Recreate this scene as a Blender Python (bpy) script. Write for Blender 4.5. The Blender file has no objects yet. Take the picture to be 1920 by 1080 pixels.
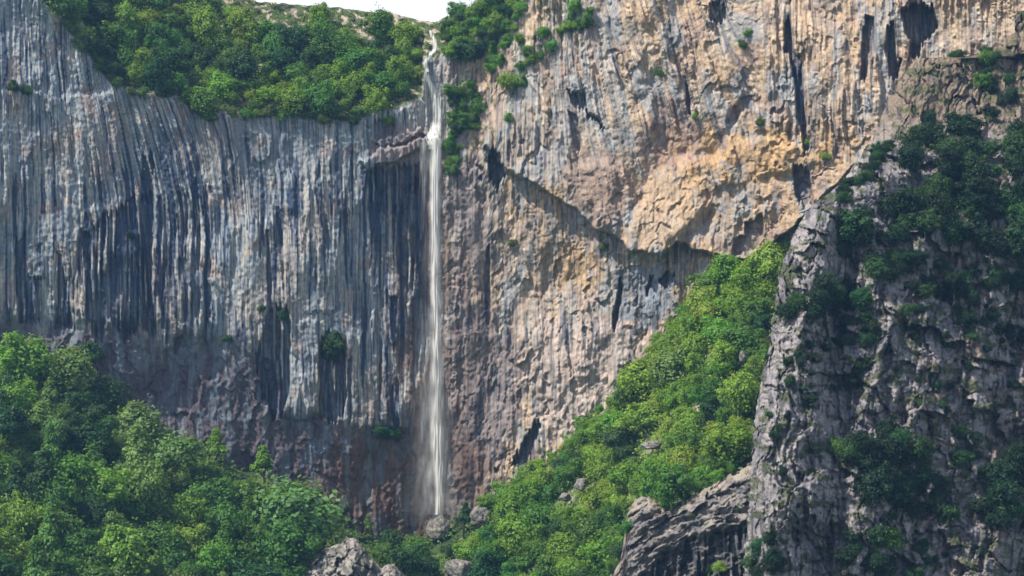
import bpy, math, random
import numpy as np
from mathutils import Vector, Matrix

# ------------------------------------------------------------------ camera, light, exposure
scene = bpy.context.scene
COL = scene.collection
F_PX, PITCH, CAM_Z = 4480.0, math.radians(6.0), 40.0      # focal length in photo pixels

cam_data = bpy.data.cameras.new('camera')
cam = bpy.data.objects.new('camera', cam_data)
COL.objects.link(cam)
cam_data.sensor_width = 36.0
cam_data.lens = F_PX / 1920.0 * 36.0
cam_data.clip_start = 1.0
cam_data.clip_end = 20000.0
cam.location = (0, 0, CAM_Z)
cam.rotation_euler = (math.radians(90) + PITCH, 0, 0)
scene.camera = cam

TO_SUN = Vector((-0.53, -0.33, 0.79)).normalized()
SUN_ELEV = math.asin(TO_SUN.z)
SUN_AZ = math.atan2(TO_SUN.x, TO_SUN.y)                    # from +Y, clockwise

world = bpy.data.worlds.new('World')
scene.world = world
world.use_nodes = True
wt = world.node_tree
wt.nodes.clear()
w_out = wt.nodes.new('ShaderNodeOutputWorld')
w_bg = wt.nodes.new('ShaderNodeBackground')
sky = wt.nodes.new('ShaderNodeTexSky')
sky.sky_type = 'NISHITA'
sky.sun_disc = False
sky.sun_elevation = SUN_ELEV
sky.sun_rotation = SUN_AZ
sky.altitude = 600
sky.air_density = 1.0
sky.dust_density = 1.2
sky.ozone_density = 1.5
w_bg.inputs['Strength'].default_value = 0.11
# thin white cloud over the blue
w_tc = wt.nodes.new('ShaderNodeTexCoord')
w_map = wt.nodes.new('ShaderNodeMapping')
w_map.inputs['Scale'].default_value = (1.5, 1.5, 6.0)
w_noise = wt.nodes.new('ShaderNodeTexNoise')
w_noise.inputs['Scale'].default_value = 3.0
w_noise.inputs['Detail'].default_value = 6.0
w_ramp = wt.nodes.new('ShaderNodeMapRange')
w_ramp.inputs['From Min'].default_value = 0.48
w_ramp.inputs['From Max'].default_value = 0.62
w_ramp.inputs['To Min'].default_value = 0.0
w_ramp.inputs['To Max'].default_value = 0.6
w_mix = wt.nodes.new('ShaderNodeMix')
w_mix.data_type = 'RGBA'
w_mix.inputs['B'].default_value = (9.6, 9.5, 9.5, 1)
wt.links.new(w_tc.outputs['Generated'], w_map.inputs['Vector'])
wt.links.new(w_map.outputs['Vector'], w_noise.inputs['Vector'])
wt.links.new(w_noise.outputs['Fac'], w_ramp.inputs['Value'])
w_sep = wt.nodes.new('ShaderNodeSeparateXYZ')
w_hor = wt.nodes.new('ShaderNodeMapRange')
w_hor.inputs['From Min'].default_value = 0.15; w_hor.inputs['From Max'].default_value = 0.4
w_hor.inputs['To Min'].default_value = 0.9; w_hor.inputs['To Max'].default_value = 0.0
w_add = wt.nodes.new('ShaderNodeMath'); w_add.operation = 'MAXIMUM'
wt.links.new(w_tc.outputs['Generated'], w_sep.inputs['Vector'])
wt.links.new(w_sep.outputs['Z'], w_hor.inputs['Value'])
wt.links.new(w_hor.outputs['Result'], w_add.inputs[0]); wt.links.new(w_ramp.outputs['Result'], w_add.inputs[1])
wt.links.new(w_add.outputs['Value'], w_mix.inputs['Factor'])
wt.links.new(sky.outputs['Color'], w_mix.inputs['A'])
wt.links.new(w_mix.outputs['Result'], w_bg.inputs['Color'])
wt.links.new(w_bg.outputs['Background'], w_out.inputs['Surface'])

sun_data = bpy.data.lights.new('sun', 'SUN')
sun_data.energy = 5.0
sun_data.angle = math.radians(0.5)
sun_data.color = (1.0, 0.915, 0.78)
sun = bpy.data.objects.new('sun', sun_data)
COL.objects.link(sun)
sun.rotation_euler = TO_SUN.to_track_quat('Z', 'Y').to_euler()

vs = scene.view_settings
vs.view_transform = 'Standard'
vs.look = 'None'
vs.gamma = 1.0
vs.use_curve_mapping = False
vs.exposure = 0.55

scene.render.engine = 'CYCLES'
cy = scene.cycles
cy.use_denoising = True
cy.max_bounces = 6
cy.diffuse_bounces = 3
cy.glossy_bounces = 2
cy.transmission_bounces = 3
cy.transparent_max_bounces = 12
cy.volume_bounces = 0
cy.caustics_reflective = False
cy.caustics_refractive = False
HAZE_DENSITY = 0.00010
USE_HAZE = True

# ------------------------------------------------------------------ pixel <-> world
CP, SP = math.cos(PITCH), math.sin(PITCH)
FWD = np.array([0, CP, SP]); UP = np.array([0, -SP, CP]); RIGHT = np.array([1.0, 0, 0])

def to_world(u, v, D):
    a = ((u - 960.0) / F_PX * D)[..., None] * RIGHT
    b = ((540.0 - v) / F_PX * D)[..., None] * UP
    return a + b + D[..., None] * FWD + np.array([0, 0, CAM_Z])

# ------------------------------------------------------------------ noise toolbox
def _hash(ix, iy, seed):
    h = (ix.astype(np.int64) * 374761393 + iy.astype(np.int64) * 668265263 + seed * 1442695041) & 0xffffffff
    h = ((h ^ (h >> 13)) * 1274126177) & 0xffffffff
    return (h ^ (h >> 16)) & 0xffffffff

def noise(x, y, seed=0):
    ix = np.floor(x); iy = np.floor(y)
    fx = x - ix; fy = y - iy
    ix = ix.astype(np.int64); iy = iy.astype(np.int64)
    def g(dx, dy):
        a = _hash(ix + dx, iy + dy, seed) * (2 * math.pi / 4294967296.0)
        return np.cos(a) * (fx - dx) + np.sin(a) * (fy - dy)
    sx = fx * fx * fx * (fx * (fx * 6 - 15) + 10)
    sy = fy * fy * fy * (fy * (fy * 6 - 15) + 10)
    a = g(0, 0); b = g(1, 0); c = g(0, 1); d = g(1, 1)
    return ((a + (b - a) * sx) + ((c + (d - c) * sx) - (a + (b - a) * sx)) * sy) * 1.5

def fbm(x, y, octv=4, seed=0, gain=0.5):
    s = 0; amp = 1.0; tot = 0
    for o in range(octv):
        s = s + amp * noise(x * 2 ** o, y * 2 ** o, seed + 17 * o)
        tot += amp; amp *= gain
    return s / tot * 1.3

def ridged(x, y, octv=3, seed=0):
    s = 0; amp = 1.0; tot = 0
    for o in range(octv):
        s = s + amp * (1 - 2 * np.abs(noise(x * 2 ** o, y * 2 ** o, seed + 13 * o)))
        tot += amp; amp *= 0.5
    return s / tot

def cells(x, y, seed=0):
    """cell noise: nearest distance, second minus nearest, random value, tilt of the cell's facet"""
    ix = np.floor(x).astype(np.int64); iy = np.floor(y).astype(np.int64)
    f1 = np.full(x.shape, 9.0); f2 = np.full(x.shape, 9.0)
    rv = np.zeros(x.shape); tl = np.zeros(x.shape)
    for dx in (-1, 0, 1):
        for dy in (-1, 0, 1):
            cx = ix + dx; cyy = iy + dy
            h1 = _hash(cx, cyy, seed) / 4294967296.0
            h2 = _hash(cx, cyy, seed + 101) / 4294967296.0
            h3 = _hash(cx, cyy, seed + 202) / 4294967296.0
            h4 = _hash(cx, cyy, seed + 303) / 4294967296.0
            ox = x - (cx + h1); oy = y - (cyy + h2)
            d = np.sqrt(ox * ox + oy * oy)
            near = d < f1
            f2 = np.where(near, f1, np.minimum(f2, d))
            t = ox * (h3 - 0.5) * 2 + oy * (h4 - 0.5) * 2
            rv = np.where(near, h3, rv); tl = np.where(near, t, tl)
            f1 = np.where(near, d, f1)
    return f1, f2 - f1, rv, tl

def sst(a, b, x):
    t = np.clip((x - a) / (b - a), 0, 1)
    return t * t * (3 - 2 * t)

def poly_sd(u, v, pts):
    """signed distance to a polygon, positive inside (pixels)"""
    d2 = np.full(u.shape, 1e12); inside = np.zeros(u.shape, bool)
    n = len(pts)
    for i in range(n):
        x0, y0 = pts[i]; x1, y1 = pts[(i + 1) % n]
        ex, ey = x1 - x0, y1 - y0
        wx, wy = u - x0, v - y0
        t = np.clip((wx * ex + wy * ey) / (ex * ex + ey * ey), 0, 1)
        dx = wx - ex * t; dy = wy - ey * t
        d2 = np.minimum(d2, dx * dx + dy * dy)
        c = ((y0 <= v) & (y1 > v)) | ((y1 <= v) & (y0 > v))
        if ey != 0:
            xi = x0 + (v - y0) / ey * ex
            inside ^= c & (u < xi)
    d = np.sqrt(d2)
    return np.where(inside, d, -d)

def line_fn(pts):
    xs = [p[0] for p in pts]; ys = [p[1] for p in pts]
    return lambda x: np.interp(x, xs, ys)

def mix(a, b, m):
    return a + (b - a) * m[..., None]

def col(*c):
    return np.array(c, float)

# ------------------------------------------------------------------ mesh and material helpers
def link(o, parent=None):
    COL.objects.link(o)
    if parent is not None:
        o.parent = parent
    return o

def tag(o, label=None, cat=None, group=None, kind=None):
    if label: o['label'] = label
    if cat: o['category'] = cat
    if group: o['group'] = group
    if kind: o['kind'] = kind
    return o

def mesh_np(name, verts, quads=None, tris=None, mats=(), color=None, cname='tone', smooth=True, mat_idx=None):
    me = bpy.data.meshes.new(name)
    verts = np.asarray(verts, np.float32).reshape(-1, 3)
    nq = 0 if quads is None else len(quads); nt = 0 if tris is None else len(tris)
    me.vertices.add(len(verts)); me.vertices.foreach_set('co', verts.ravel())
    loops = []; starts = []; pos = 0
    if nq:
        loops.append(np.asarray(quads, np.int32).ravel()); starts.append(np.arange(nq, dtype=np.int32) * 4); pos = nq * 4
    if nt:
        loops.append(np.asarray(tris, np.int32).ravel()); starts.append(pos + np.arange(nt, dtype=np.int32) * 3)
    loops = np.concatenate(loops); starts = np.concatenate(starts)
    me.loops.add(len(loops)); me.loops.foreach_set('vertex_index', loops)
    me.polygons.add(nq + nt); me.polygons.foreach_set('loop_start', starts)
    if mat_idx is not None:
        me.polygons.foreach_set('material_index', np.asarray(mat_idx, np.int32))
    me.update(calc_edges=True)
    me.polygons.foreach_set('use_smooth', np.full(nq + nt, smooth, bool))
    for m in mats: me.materials.append(m)
    if color is not None:
        color = np.asarray(color, np.float32).reshape(len(verts), -1)
        if color.shape[1] == 3:
            color = np.concatenate([color, np.ones((len(verts), 1), np.float32)], 1)
        at = me.color_attributes.new(cname, 'FLOAT_COLOR', 'POINT')
        at.data.foreach_set('color', color.ravel())
    return me

def grid_quads(nr, nc):
    i = np.arange(nr - 1)[:, None] * nc + np.arange(nc - 1)[None, :]
    return np.stack([i, i + nc, i + nc + 1, i + 1], -1).reshape(-1, 4)

def mat_new(name):
    m = bpy.data.materials.new(name)
    m.use_nodes = True
    nt = m.node_tree
    nt.nodes.clear()
    return m, nt, nt.nodes.new('ShaderNodeOutputMaterial')

def rock_material(name, rough=0.85, grain=0.28, scale=1.2, bump=0.5, stretch=(1, 1, 0.35)):
    m, nt, out = mat_new(name)
    L = nt.links.new
    b = nt.nodes.new('ShaderNodeBsdfPrincipled')
    at = nt.nodes.new('ShaderNodeAttribute'); at.attribute_name = 'tone'
    geo = nt.nodes.new('ShaderNodeNewGeometry')
    mp = nt.nodes.new('ShaderNodeMapping'); mp.inputs['Scale'].default_value = stretch
    n1 = nt.nodes.new('ShaderNodeTexNoise'); n1.inputs['Scale'].default_value = scale
    n1.inputs['Detail'].default_value = 8; n1.inputs['Roughness'].default_value = 0.65
    n2 = nt.nodes.new('ShaderNodeTexNoise'); n2.inputs['Scale'].default_value = scale * 0.33
    n2.inputs['Detail'].default_value = 5
    mr = nt.nodes.new('ShaderNodeMapRange')
    mr.inputs['From Min'].default_value = 0.3; mr.inputs['From Max'].default_value = 0.7
    mr.inputs['To Min'].default_value = 1 - grain; mr.inputs['To Max'].default_value = 1 + grain
    mu = nt.nodes.new('ShaderNodeVectorMath'); mu.operation = 'SCALE'
    L(geo.outputs['Position'], mp.inputs['Vector'])
    L(mp.outputs['Vector'], n1.inputs['Vector']); L(mp.outputs['Vector'], n2.inputs['Vector'])
    L(n1.outputs['Fac'], mr.inputs['Value'])
    L(at.outputs['Color'], mu.inputs[0]); L(mr.outputs['Result'], mu.inputs['Scale'])
    L(mu.outputs['Vector'], b.inputs['Base Color'])
    ad = nt.nodes.new('ShaderNodeMath'); ad.operation = 'ADD'
    L(n1.outputs['Fac'], ad.inputs[0]); L(n2.outputs['Fac'], ad.inputs[1])
    bp = nt.nodes.new('ShaderNodeBump'); bp.inputs['Strength'].default_value = bump
    bp.inputs['Distance'].default_value = 1.0
    L(ad.outputs['Value'], bp.inputs['Height']); L(bp.outputs['Normal'], b.inputs['Normal'])
    b.inputs['Roughness'].default_value = rough
    b.inputs['Specular IOR Level'].default_value = 0.25
    L(b.outputs['BSDF'], out.inputs['Surface'])
    return m

def leaf_material(name):
    m, nt, out = mat_new(name)
    L = nt.links.new
    at = nt.nodes.new('ShaderNodeAttribute'); at.attribute_name = 'tone'
    oi = nt.nodes.new('ShaderNodeObjectInfo')
    mul = nt.nodes.new('ShaderNodeMix'); mul.data_type = 'RGBA'; mul.blend_type = 'MULTIPLY'
    mul.inputs['Factor'].default_value = 1.0
    L(oi.outputs['Color'], mul.inputs['A']); L(at.outputs['Color'], mul.inputs['B'])
    b = nt.nodes.new('ShaderNodeBsdfPrincipled')
    b.inputs['Roughness'].default_value = 0.55
    b.inputs['Specular IOR Level'].default_value = 0.25
    t = nt.nodes.new('ShaderNodeBsdfTranslucent')
    tc = nt.nodes.new('ShaderNodeMix'); tc.data_type = 'RGBA'; tc.blend_type = 'MULTIPLY'
    tc.inputs['Factor'].default_value = 1.0; tc.inputs['B'].default_value = (1.5, 1.35, 0.5, 1)
    L(mul.outputs['Result'], tc.inputs['A']); L(tc.outputs['Result'], t.inputs['Color'])
    L(mul.outputs['Result'], b.inputs['Base Color'])
    mx = nt.nodes.new('ShaderNodeMixShader'); mx.inputs['Fac'].default_value = 0.42
    L(b.outputs['BSDF'], mx.inputs[1]); L(t.outputs['BSDF'], mx.inputs[2])
    L(mx.outputs['Shader'], out.inputs['Surface'])
    return m

def bark_material():
    m, nt, out = mat_new('bark')
    b = nt.nodes.new('ShaderNodeBsdfPrincipled')
    n = nt.nodes.new('ShaderNodeTexNoise'); n.inputs['Scale'].default_value = 4
    r = nt.nodes.new('ShaderNodeValToRGB')
    r.color_ramp.elements[0].color = (0.05, 0.042, 0.035, 1); r.color_ramp.elements[1].color = (0.16, 0.14, 0.12, 1)
    nt.links.new(n.outputs['Fac'], r.inputs['Fac']); nt.links.new(r.outputs['Color'], b.inputs['Base Color'])
    b.inputs['Roughness'].default_value = 0.9
    nt.links.new(b.outputs['BSDF'], out.inputs['Surface'])
    return m

M_CLIFF = rock_material('cliff_limestone', rough=0.8, grain=0.30, scale=0.9, bump=0.55, stretch=(1, 1, 0.3))
M_BLUFF = rock_material('bluff_limestone', rough=0.85, grain=0.45, scale=1.1, bump=0.9, stretch=(1, 1, 0.6))
M_SOIL = rock_material('slope_soil', rough=0.95, grain=0.4, scale=0.8, bump=0.6, stretch=(1, 1, 1))
M_LEAF = leaf_material('leaves')
M_BARK = bark_material()

# ------------------------------------------------------------------ the far cliff (photo pixels + depth in metres)
_sky = line_fn([(-200, -190), (330, -170), (440, -30), (480, 2), (560, 9), (640, 14), (700, 24), (735, 24), (780, 36),
                   (815, 42), (845, 26), (880, 14), (905, -20), (940, -120), (980, -190), (2200, -190)])
skyline = lambda x: _sky(x) + 3.0 * fbm(x / 22, x * 0 + 0.4, 3, 25)
rim = line_fn([(-200, -300), (40, -200), (85, 10), (150, 80), (212, 165), (330, 188), (380, 222), (520, 214), (640, 236),
               (690, 215), (750, 205), (790, 190), (800, 118), (835, 100), (900, 62), (935, 20), (960, -200), (2200, -300)])
slope_top = line_fn([(-200, 590), (0, 640), (60, 655), (130, 690), (200, 735), (260, 775), (330, 815), (400, 850), (470, 880),
                     (540, 910), (600, 950), (650, 985), (700, 1005), (800, 1005), (880, 965), (950, 915), (1060, 838),
                     (1140, 752), (1190, 695), (1250, 615), (1300, 565), (1345, 505), (1420, 490), (1480, 470), (1540, 430), (1700, 400)])
block_edge = line_fn([(880, 250), (905, 272), (925, 292), (950, 322), (1000, 345), (1040, 368), (1085, 396), (1112, 428),
                      (1150, 440), (1182, 470), (1215, 476), (1240, 482), (1268, 452), (1300, 470), (1350, 482), (1400, 488),
                      (1450, 455), (1500, 412), (1560, 352), (1650, 262), (1760, 200), (2200, 150)])
base_depth = line_fn([(-300, 674), (0, 684), (400, 697), (640, 705), (760, 710), (830, 712), (900, 708), (1000, 702),
                      (1300, 680), (1600, 656), (1920, 628), (2200, 606)])

# recesses and standing slabs of the wall: outline, depth change (m, + = deeper), edge softness (px), darkness of stain and painted recess shade
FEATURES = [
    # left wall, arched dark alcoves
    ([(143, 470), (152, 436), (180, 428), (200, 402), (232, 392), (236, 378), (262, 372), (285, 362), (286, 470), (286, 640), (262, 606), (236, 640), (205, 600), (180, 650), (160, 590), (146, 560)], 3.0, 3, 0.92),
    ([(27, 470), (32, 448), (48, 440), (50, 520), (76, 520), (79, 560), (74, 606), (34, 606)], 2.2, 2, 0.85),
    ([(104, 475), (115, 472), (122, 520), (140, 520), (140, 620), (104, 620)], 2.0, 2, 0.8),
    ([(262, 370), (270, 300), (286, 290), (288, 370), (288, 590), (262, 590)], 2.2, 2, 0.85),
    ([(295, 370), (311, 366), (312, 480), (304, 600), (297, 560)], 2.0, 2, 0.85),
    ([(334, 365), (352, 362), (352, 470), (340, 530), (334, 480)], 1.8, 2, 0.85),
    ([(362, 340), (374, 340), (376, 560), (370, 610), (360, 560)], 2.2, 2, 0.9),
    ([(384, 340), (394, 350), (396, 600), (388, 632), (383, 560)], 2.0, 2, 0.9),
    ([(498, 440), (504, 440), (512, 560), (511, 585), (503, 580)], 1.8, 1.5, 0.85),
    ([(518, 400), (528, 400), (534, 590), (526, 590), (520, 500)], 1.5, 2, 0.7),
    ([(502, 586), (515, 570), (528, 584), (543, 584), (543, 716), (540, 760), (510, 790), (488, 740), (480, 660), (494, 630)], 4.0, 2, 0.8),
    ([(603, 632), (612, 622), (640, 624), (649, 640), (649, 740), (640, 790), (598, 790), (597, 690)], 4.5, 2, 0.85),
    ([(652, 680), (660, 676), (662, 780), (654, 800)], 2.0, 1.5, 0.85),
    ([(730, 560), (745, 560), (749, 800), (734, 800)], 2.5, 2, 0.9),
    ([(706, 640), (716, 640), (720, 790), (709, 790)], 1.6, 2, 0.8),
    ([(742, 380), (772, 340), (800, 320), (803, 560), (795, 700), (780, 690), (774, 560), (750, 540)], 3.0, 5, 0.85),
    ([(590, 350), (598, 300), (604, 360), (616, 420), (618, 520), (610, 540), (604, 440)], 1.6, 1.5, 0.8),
    # base of the left wall, undercut
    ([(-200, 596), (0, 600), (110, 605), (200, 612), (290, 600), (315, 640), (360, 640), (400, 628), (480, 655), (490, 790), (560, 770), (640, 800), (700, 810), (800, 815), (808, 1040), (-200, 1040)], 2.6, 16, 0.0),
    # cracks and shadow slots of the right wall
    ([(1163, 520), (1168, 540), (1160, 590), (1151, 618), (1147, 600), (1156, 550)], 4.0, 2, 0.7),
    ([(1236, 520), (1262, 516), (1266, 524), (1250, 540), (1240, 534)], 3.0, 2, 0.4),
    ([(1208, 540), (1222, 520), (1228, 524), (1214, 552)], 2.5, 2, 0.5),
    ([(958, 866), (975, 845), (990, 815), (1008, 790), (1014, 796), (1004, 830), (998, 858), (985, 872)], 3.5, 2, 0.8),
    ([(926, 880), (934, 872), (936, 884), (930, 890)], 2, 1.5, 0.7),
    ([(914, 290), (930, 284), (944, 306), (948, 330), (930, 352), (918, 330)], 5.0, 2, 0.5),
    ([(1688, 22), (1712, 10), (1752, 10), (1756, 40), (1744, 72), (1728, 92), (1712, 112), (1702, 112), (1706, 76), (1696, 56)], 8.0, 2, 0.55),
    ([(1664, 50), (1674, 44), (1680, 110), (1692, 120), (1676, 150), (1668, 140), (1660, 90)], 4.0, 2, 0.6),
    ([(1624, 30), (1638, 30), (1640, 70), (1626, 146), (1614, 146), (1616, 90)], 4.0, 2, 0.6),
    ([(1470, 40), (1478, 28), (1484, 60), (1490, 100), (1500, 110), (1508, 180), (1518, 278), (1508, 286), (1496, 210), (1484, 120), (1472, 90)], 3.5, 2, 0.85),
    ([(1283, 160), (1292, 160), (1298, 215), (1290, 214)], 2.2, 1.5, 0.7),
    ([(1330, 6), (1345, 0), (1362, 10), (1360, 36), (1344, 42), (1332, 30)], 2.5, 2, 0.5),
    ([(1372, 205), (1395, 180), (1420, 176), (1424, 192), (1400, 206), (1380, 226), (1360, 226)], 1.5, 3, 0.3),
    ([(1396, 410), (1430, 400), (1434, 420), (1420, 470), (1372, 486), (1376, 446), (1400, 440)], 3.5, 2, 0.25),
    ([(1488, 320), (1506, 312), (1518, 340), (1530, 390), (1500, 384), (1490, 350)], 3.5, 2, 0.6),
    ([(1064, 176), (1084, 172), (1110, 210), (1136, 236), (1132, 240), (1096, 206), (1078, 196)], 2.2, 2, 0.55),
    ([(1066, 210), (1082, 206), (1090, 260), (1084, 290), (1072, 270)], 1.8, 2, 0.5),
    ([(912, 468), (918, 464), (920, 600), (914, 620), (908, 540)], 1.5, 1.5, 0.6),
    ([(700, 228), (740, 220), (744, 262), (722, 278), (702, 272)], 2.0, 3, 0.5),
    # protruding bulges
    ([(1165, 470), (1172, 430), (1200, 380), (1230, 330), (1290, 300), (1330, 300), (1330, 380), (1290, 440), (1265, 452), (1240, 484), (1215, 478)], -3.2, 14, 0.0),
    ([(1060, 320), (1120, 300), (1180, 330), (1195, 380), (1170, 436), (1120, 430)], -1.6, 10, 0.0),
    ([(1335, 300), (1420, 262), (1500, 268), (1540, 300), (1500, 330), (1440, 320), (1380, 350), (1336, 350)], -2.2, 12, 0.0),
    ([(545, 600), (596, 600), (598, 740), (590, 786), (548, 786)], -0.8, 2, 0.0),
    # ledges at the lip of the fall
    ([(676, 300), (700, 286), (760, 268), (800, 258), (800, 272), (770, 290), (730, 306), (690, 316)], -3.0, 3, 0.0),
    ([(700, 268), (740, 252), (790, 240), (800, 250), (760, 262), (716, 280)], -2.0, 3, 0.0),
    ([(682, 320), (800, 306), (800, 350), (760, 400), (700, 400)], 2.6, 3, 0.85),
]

def wall(u, v, want_color=False):
    warp_u = 5 * fbm(u / 34, v / 60, 3, 5)
    warp_v = 9 * fbm(u / 26, v / 50, 3, 9)
    uu = u + warp_u; vv = v + warp_v
    D = base_depth(u) + (540 - v) * 0.010
    # coves and buttresses of tens of metres
    D = D + 4.5 * fbm(u / 260, v / 420, 2, 21) + 2.2 * fbm(u / 90, v / 200, 3, 22)
    left = 1 - sst(780, 900, u)
    right = 1 - left
    r = rim(u) + 9 * fbm(u / 40, v / 40, 2, 31)
    above = np.maximum(0, r - v)
    cliffy = 1 - sst(0, 12, above)
    D = D + above * 0.156 * 1.0
    # a ledge crosses the upper left wall; above it the rock stands back
    led = 168 + 10 * np.sin(u / 70.0) + 8 * fbm(u / 30, v / 30, 2, 33)
    D = D + 1.1 * left * sst(-7, 7, led - v) * (1 - sst(250, 380, u))
    # streaks lean to the lower right in the upper left wall
    shear = left * (np.exp(-((u - 300) / 170.0) ** 2) * 85 * np.clip((440 - v) / 330.0, 0, 1) ** 1.7)
    lean = right * sst(1000, 1150, u) * (1 - sst(1350, 1450, u)) * np.clip(300 - v, -60, 300) * 0.25
    s = u + shear + lean + 3.0 * fbm(u / 40, v / 90, 3, 41)
    # flutes
    fl1 = noise(s / 15, v / 210, 51)
    fl2 = noise(s / 7, v / 120, 52)
    fl3 = noise(s / 3.6, v / 60, 53)
    slab = sst(0.05, 0.14, noise(s / 22, v / 150, 54) + 0.35 * noise(s / 7, v / 70, 55) + 0.3 * noise(u / 60, v / 60, 57))
    slab2 = sst(0.10, 0.20, noise(s / 9, v / 90, 56) + 0.4 * noise(u / 30, v / 40, 58))
    edge = block_edge(u) + 6 * fbm(u / 22, v / 22, 3, 61)
    block = sst(-1.5, 2.5, edge - v) * sst(885, 915, u)
    low_right = right * (1 - block)
    calm = 0.22 + 0.78 * sst(-0.2, 0.25, fbm(u / 110, v / 100, 3, 62))
    base_zone = left * sst(-22, 22, vv + 55 * fbm(u / 40, v / 110, 3, 63) - np.interp(u, [-200, 0, 200, 300, 480, 560, 640, 800], [600, 605, 615, 630, 660, 790, 800, 815]))
    ochre_zone = right * sst(-40, 60, v - np.interp(u, [900, 1100, 1300, 1500, 1700], [330, 300, 230, 250, 400])) * block
    A = left * (1 - 0.8 * base_zone) * 0.62 + right * (0.80 * (1 - 0.55 * ochre_zone)) * (1 - 0.35 * low_right)
    relief = A * calm * (-1.4 * slab - 0.7 * slab2 + 0.9 * fl1 + 0.55 * fl2) + 0.25 * A * fl3
    # blocky fracture everywhere, stronger where flutes are weak
    wx_ = 16 * fbm(u / 28, v / 40, 3, 64); f1, fe, rv, tl = cells((uu + wx_) / 30, (vv + 0.4 * uu + wx_) / 56, 71)
    g1, ge, gv, gt = cells((uu + 9 + 0.5 * wx_) / 11, (vv + 4 - 0.3 * uu + 1.6 * wx_) / 30, 72)
    B = 0.16 + 0.62 * low_right + 0.55 * ochre_zone + 0.7 * base_zone + 0.35 * left * (1 - calm)
    relief = relief + B * (0.9 * tl + 0.5 * (rv - 0.5)) + B * (0.42 * gt + 0.24 * (gv - 0.5)) - 0.5 * B * ridged((uu + 0.2 * vv) / 34, vv / 70, 3, 73) * 0.6
    relief = relief + 0.30 * fbm(u / 7, v / 9, 3, 74)
    h1, he, hv, ht = cells((uu + 0.25 * vv + 3 * wx_) / 75, (vv - 0.2 * uu + 3 * wx_) / 120, 76)
    relief = relief + right * (1.9 * ht * sst(0.0, 0.12, he) + 1.2 * ridged((u + 0.55 * v) / 120, (v - 0.3 * u) / 230, 3, 77) - 0.6)
    D = D + relief * cliffy + (1 - cliffy) * (1.6 * fbm(u / 40, v / 26, 3, 75) + 0.8 * tl)
    # the great overhanging block
    dist = np.maximum(0, edge - v)
    D = D - block * (3.8 * sst(885, 1010, u) + 1.6 * np.exp(-dist / 45.0)) * (1 - 0.9 * (1 - cliffy))
    # wet gully of the stream
    gul = np.exp(-((u - 812) / 16.0) ** 2) * (1 - sst(235, 262, v)) * sst(60, 110, v)
    D = D + 3.2 * gul
    stain_shade = np.zeros(u.shape)
    for pts, dd, soft, st in FEATURES:
        xs = [p[0] for p in pts]; ys = [p[1] for p in pts]
        m = (u > min(xs) - 30) & (u < max(xs) + 30) & (v > min(ys) - 30) & (v < max(ys) + 30)
        if not m.any(): continue
        ju = uu[m] - warp_u[m] * 0.4 + 2.2 * noise(u[m] / 5, v[m] / 22, 81); jv = v[m] + 1.3 * warp_v[m] + (14 * noise(u[m] / 5, v[m] / 300, 82) if dd > 0 and st > 0.3 else 0)
        w = sst(-soft, soft, poly_sd(ju, jv, pts)) * (1 - 0.75 * left[m] * sst(0.22, 0.34, noise(s[m] / 7, v[m] / 150, 83)) * (1 if dd > 0 and st > 0 else 0))
        D[m] += dd * w * (1 - 0.45 * left[m] * (dd > 0))
        stain_shade[m] = np.maximum(stain_shade[m], st * w * (1 - 0.45 * left[m] * sst(0.0, 0.25, noise(s[m] / 4.5, v[m] / 120, 84))))
    if not want_color:
        return D
    # -------- colour of the stone
    c_grey = col(0.215, 0.25, 0.285); c_pale = col(0.46, 0.43, 0.38); c_beige = col(0.285, 0.245, 0.215)
    c_pink = col(0.30, 0.22, 0.185); c_tan = col(0.385, 0.28, 0.19); c_ochre = col(0.47, 0.30, 0.13)
    c_cream = col(0.50, 0.41, 0.31); c_dark = col(0.020, 0.036, 0.080); c_slate = col(0.125, 0.155, 0.20)
    c_brown = col(0.125, 0.074, 0.058); c_purple = col(0.175, 0.142, 0.142)
    C = np.broadcast_to(c_grey, u.shape + (3,)).copy()
    n_big = fbm(u / 120, v / 170, 4, 101)
    C = mix(C, c_beige, left * 0.7 * sst(-0.05, 0.4, n_big + 0.0009 * (v - 420)))
    C = mix(C, c_pink, left * 0.7 * sst(0.18, 0.42, fbm(u / 45, v / 60, 3, 102)))
    C = mix(C, c_slate, left * 0.55 * sst(0.0, 0.35, fbm(s / 26, v / 260, 3, 103)))
    # right wall
    rt = right * (1 - 0.0 * low_right)
    C = mix(C, c_beige, rt)
    C = mix(C, c_tan, rt * sst(-0.25, 0.25, fbm(u / 110, v / 150, 3, 104) + 0.0006 * (u - 1150)))
    C = mix(C, c_pink, rt * 0.75 * sst(0.0, 0.28, fbm(u / 60, v / 80, 3, 105)))
    C = mix(C, c_grey * 1.1, rt * 0.6 * sst(0.05, 0.3, fbm(s / 40, v / 120, 3, 106) + 0.22 * np.exp(-((u - 1090) / 140.0) ** 2 - ((v - 110) / 190.0) ** 2)))
    C = mix(C, c_cream, rt * 0.55 * sst(0.1, 0.35, noise(s / 6, v / 130, 107)) * (1 - ochre_zone))
    def blob(cx, cy, rx, ry, seed, amp=0.55):
        e = 1 - np.sqrt(((u - cx) / rx) ** 2 + ((v - cy) / ry) ** 2) + amp * fbm(u / 28, v / 30, 3, seed)
        return sst(0.0, 0.35, e)
    C = mix(C, c_ochre, 0.62 * blob(1420, 290, 150, 50, 111, 1.1))
    C = mix(C, c_ochre, 0.32 * blob(1300, 370, 90, 55, 112, 0.8))
    C = mix(C, c_tan * 1.05, 0.75 * blob(1240, 400, 75, 90, 113))
    C = mix(C, c_pink * 0.92, 0.8 * blob(1120, 350, 80, 80, 114))
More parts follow.
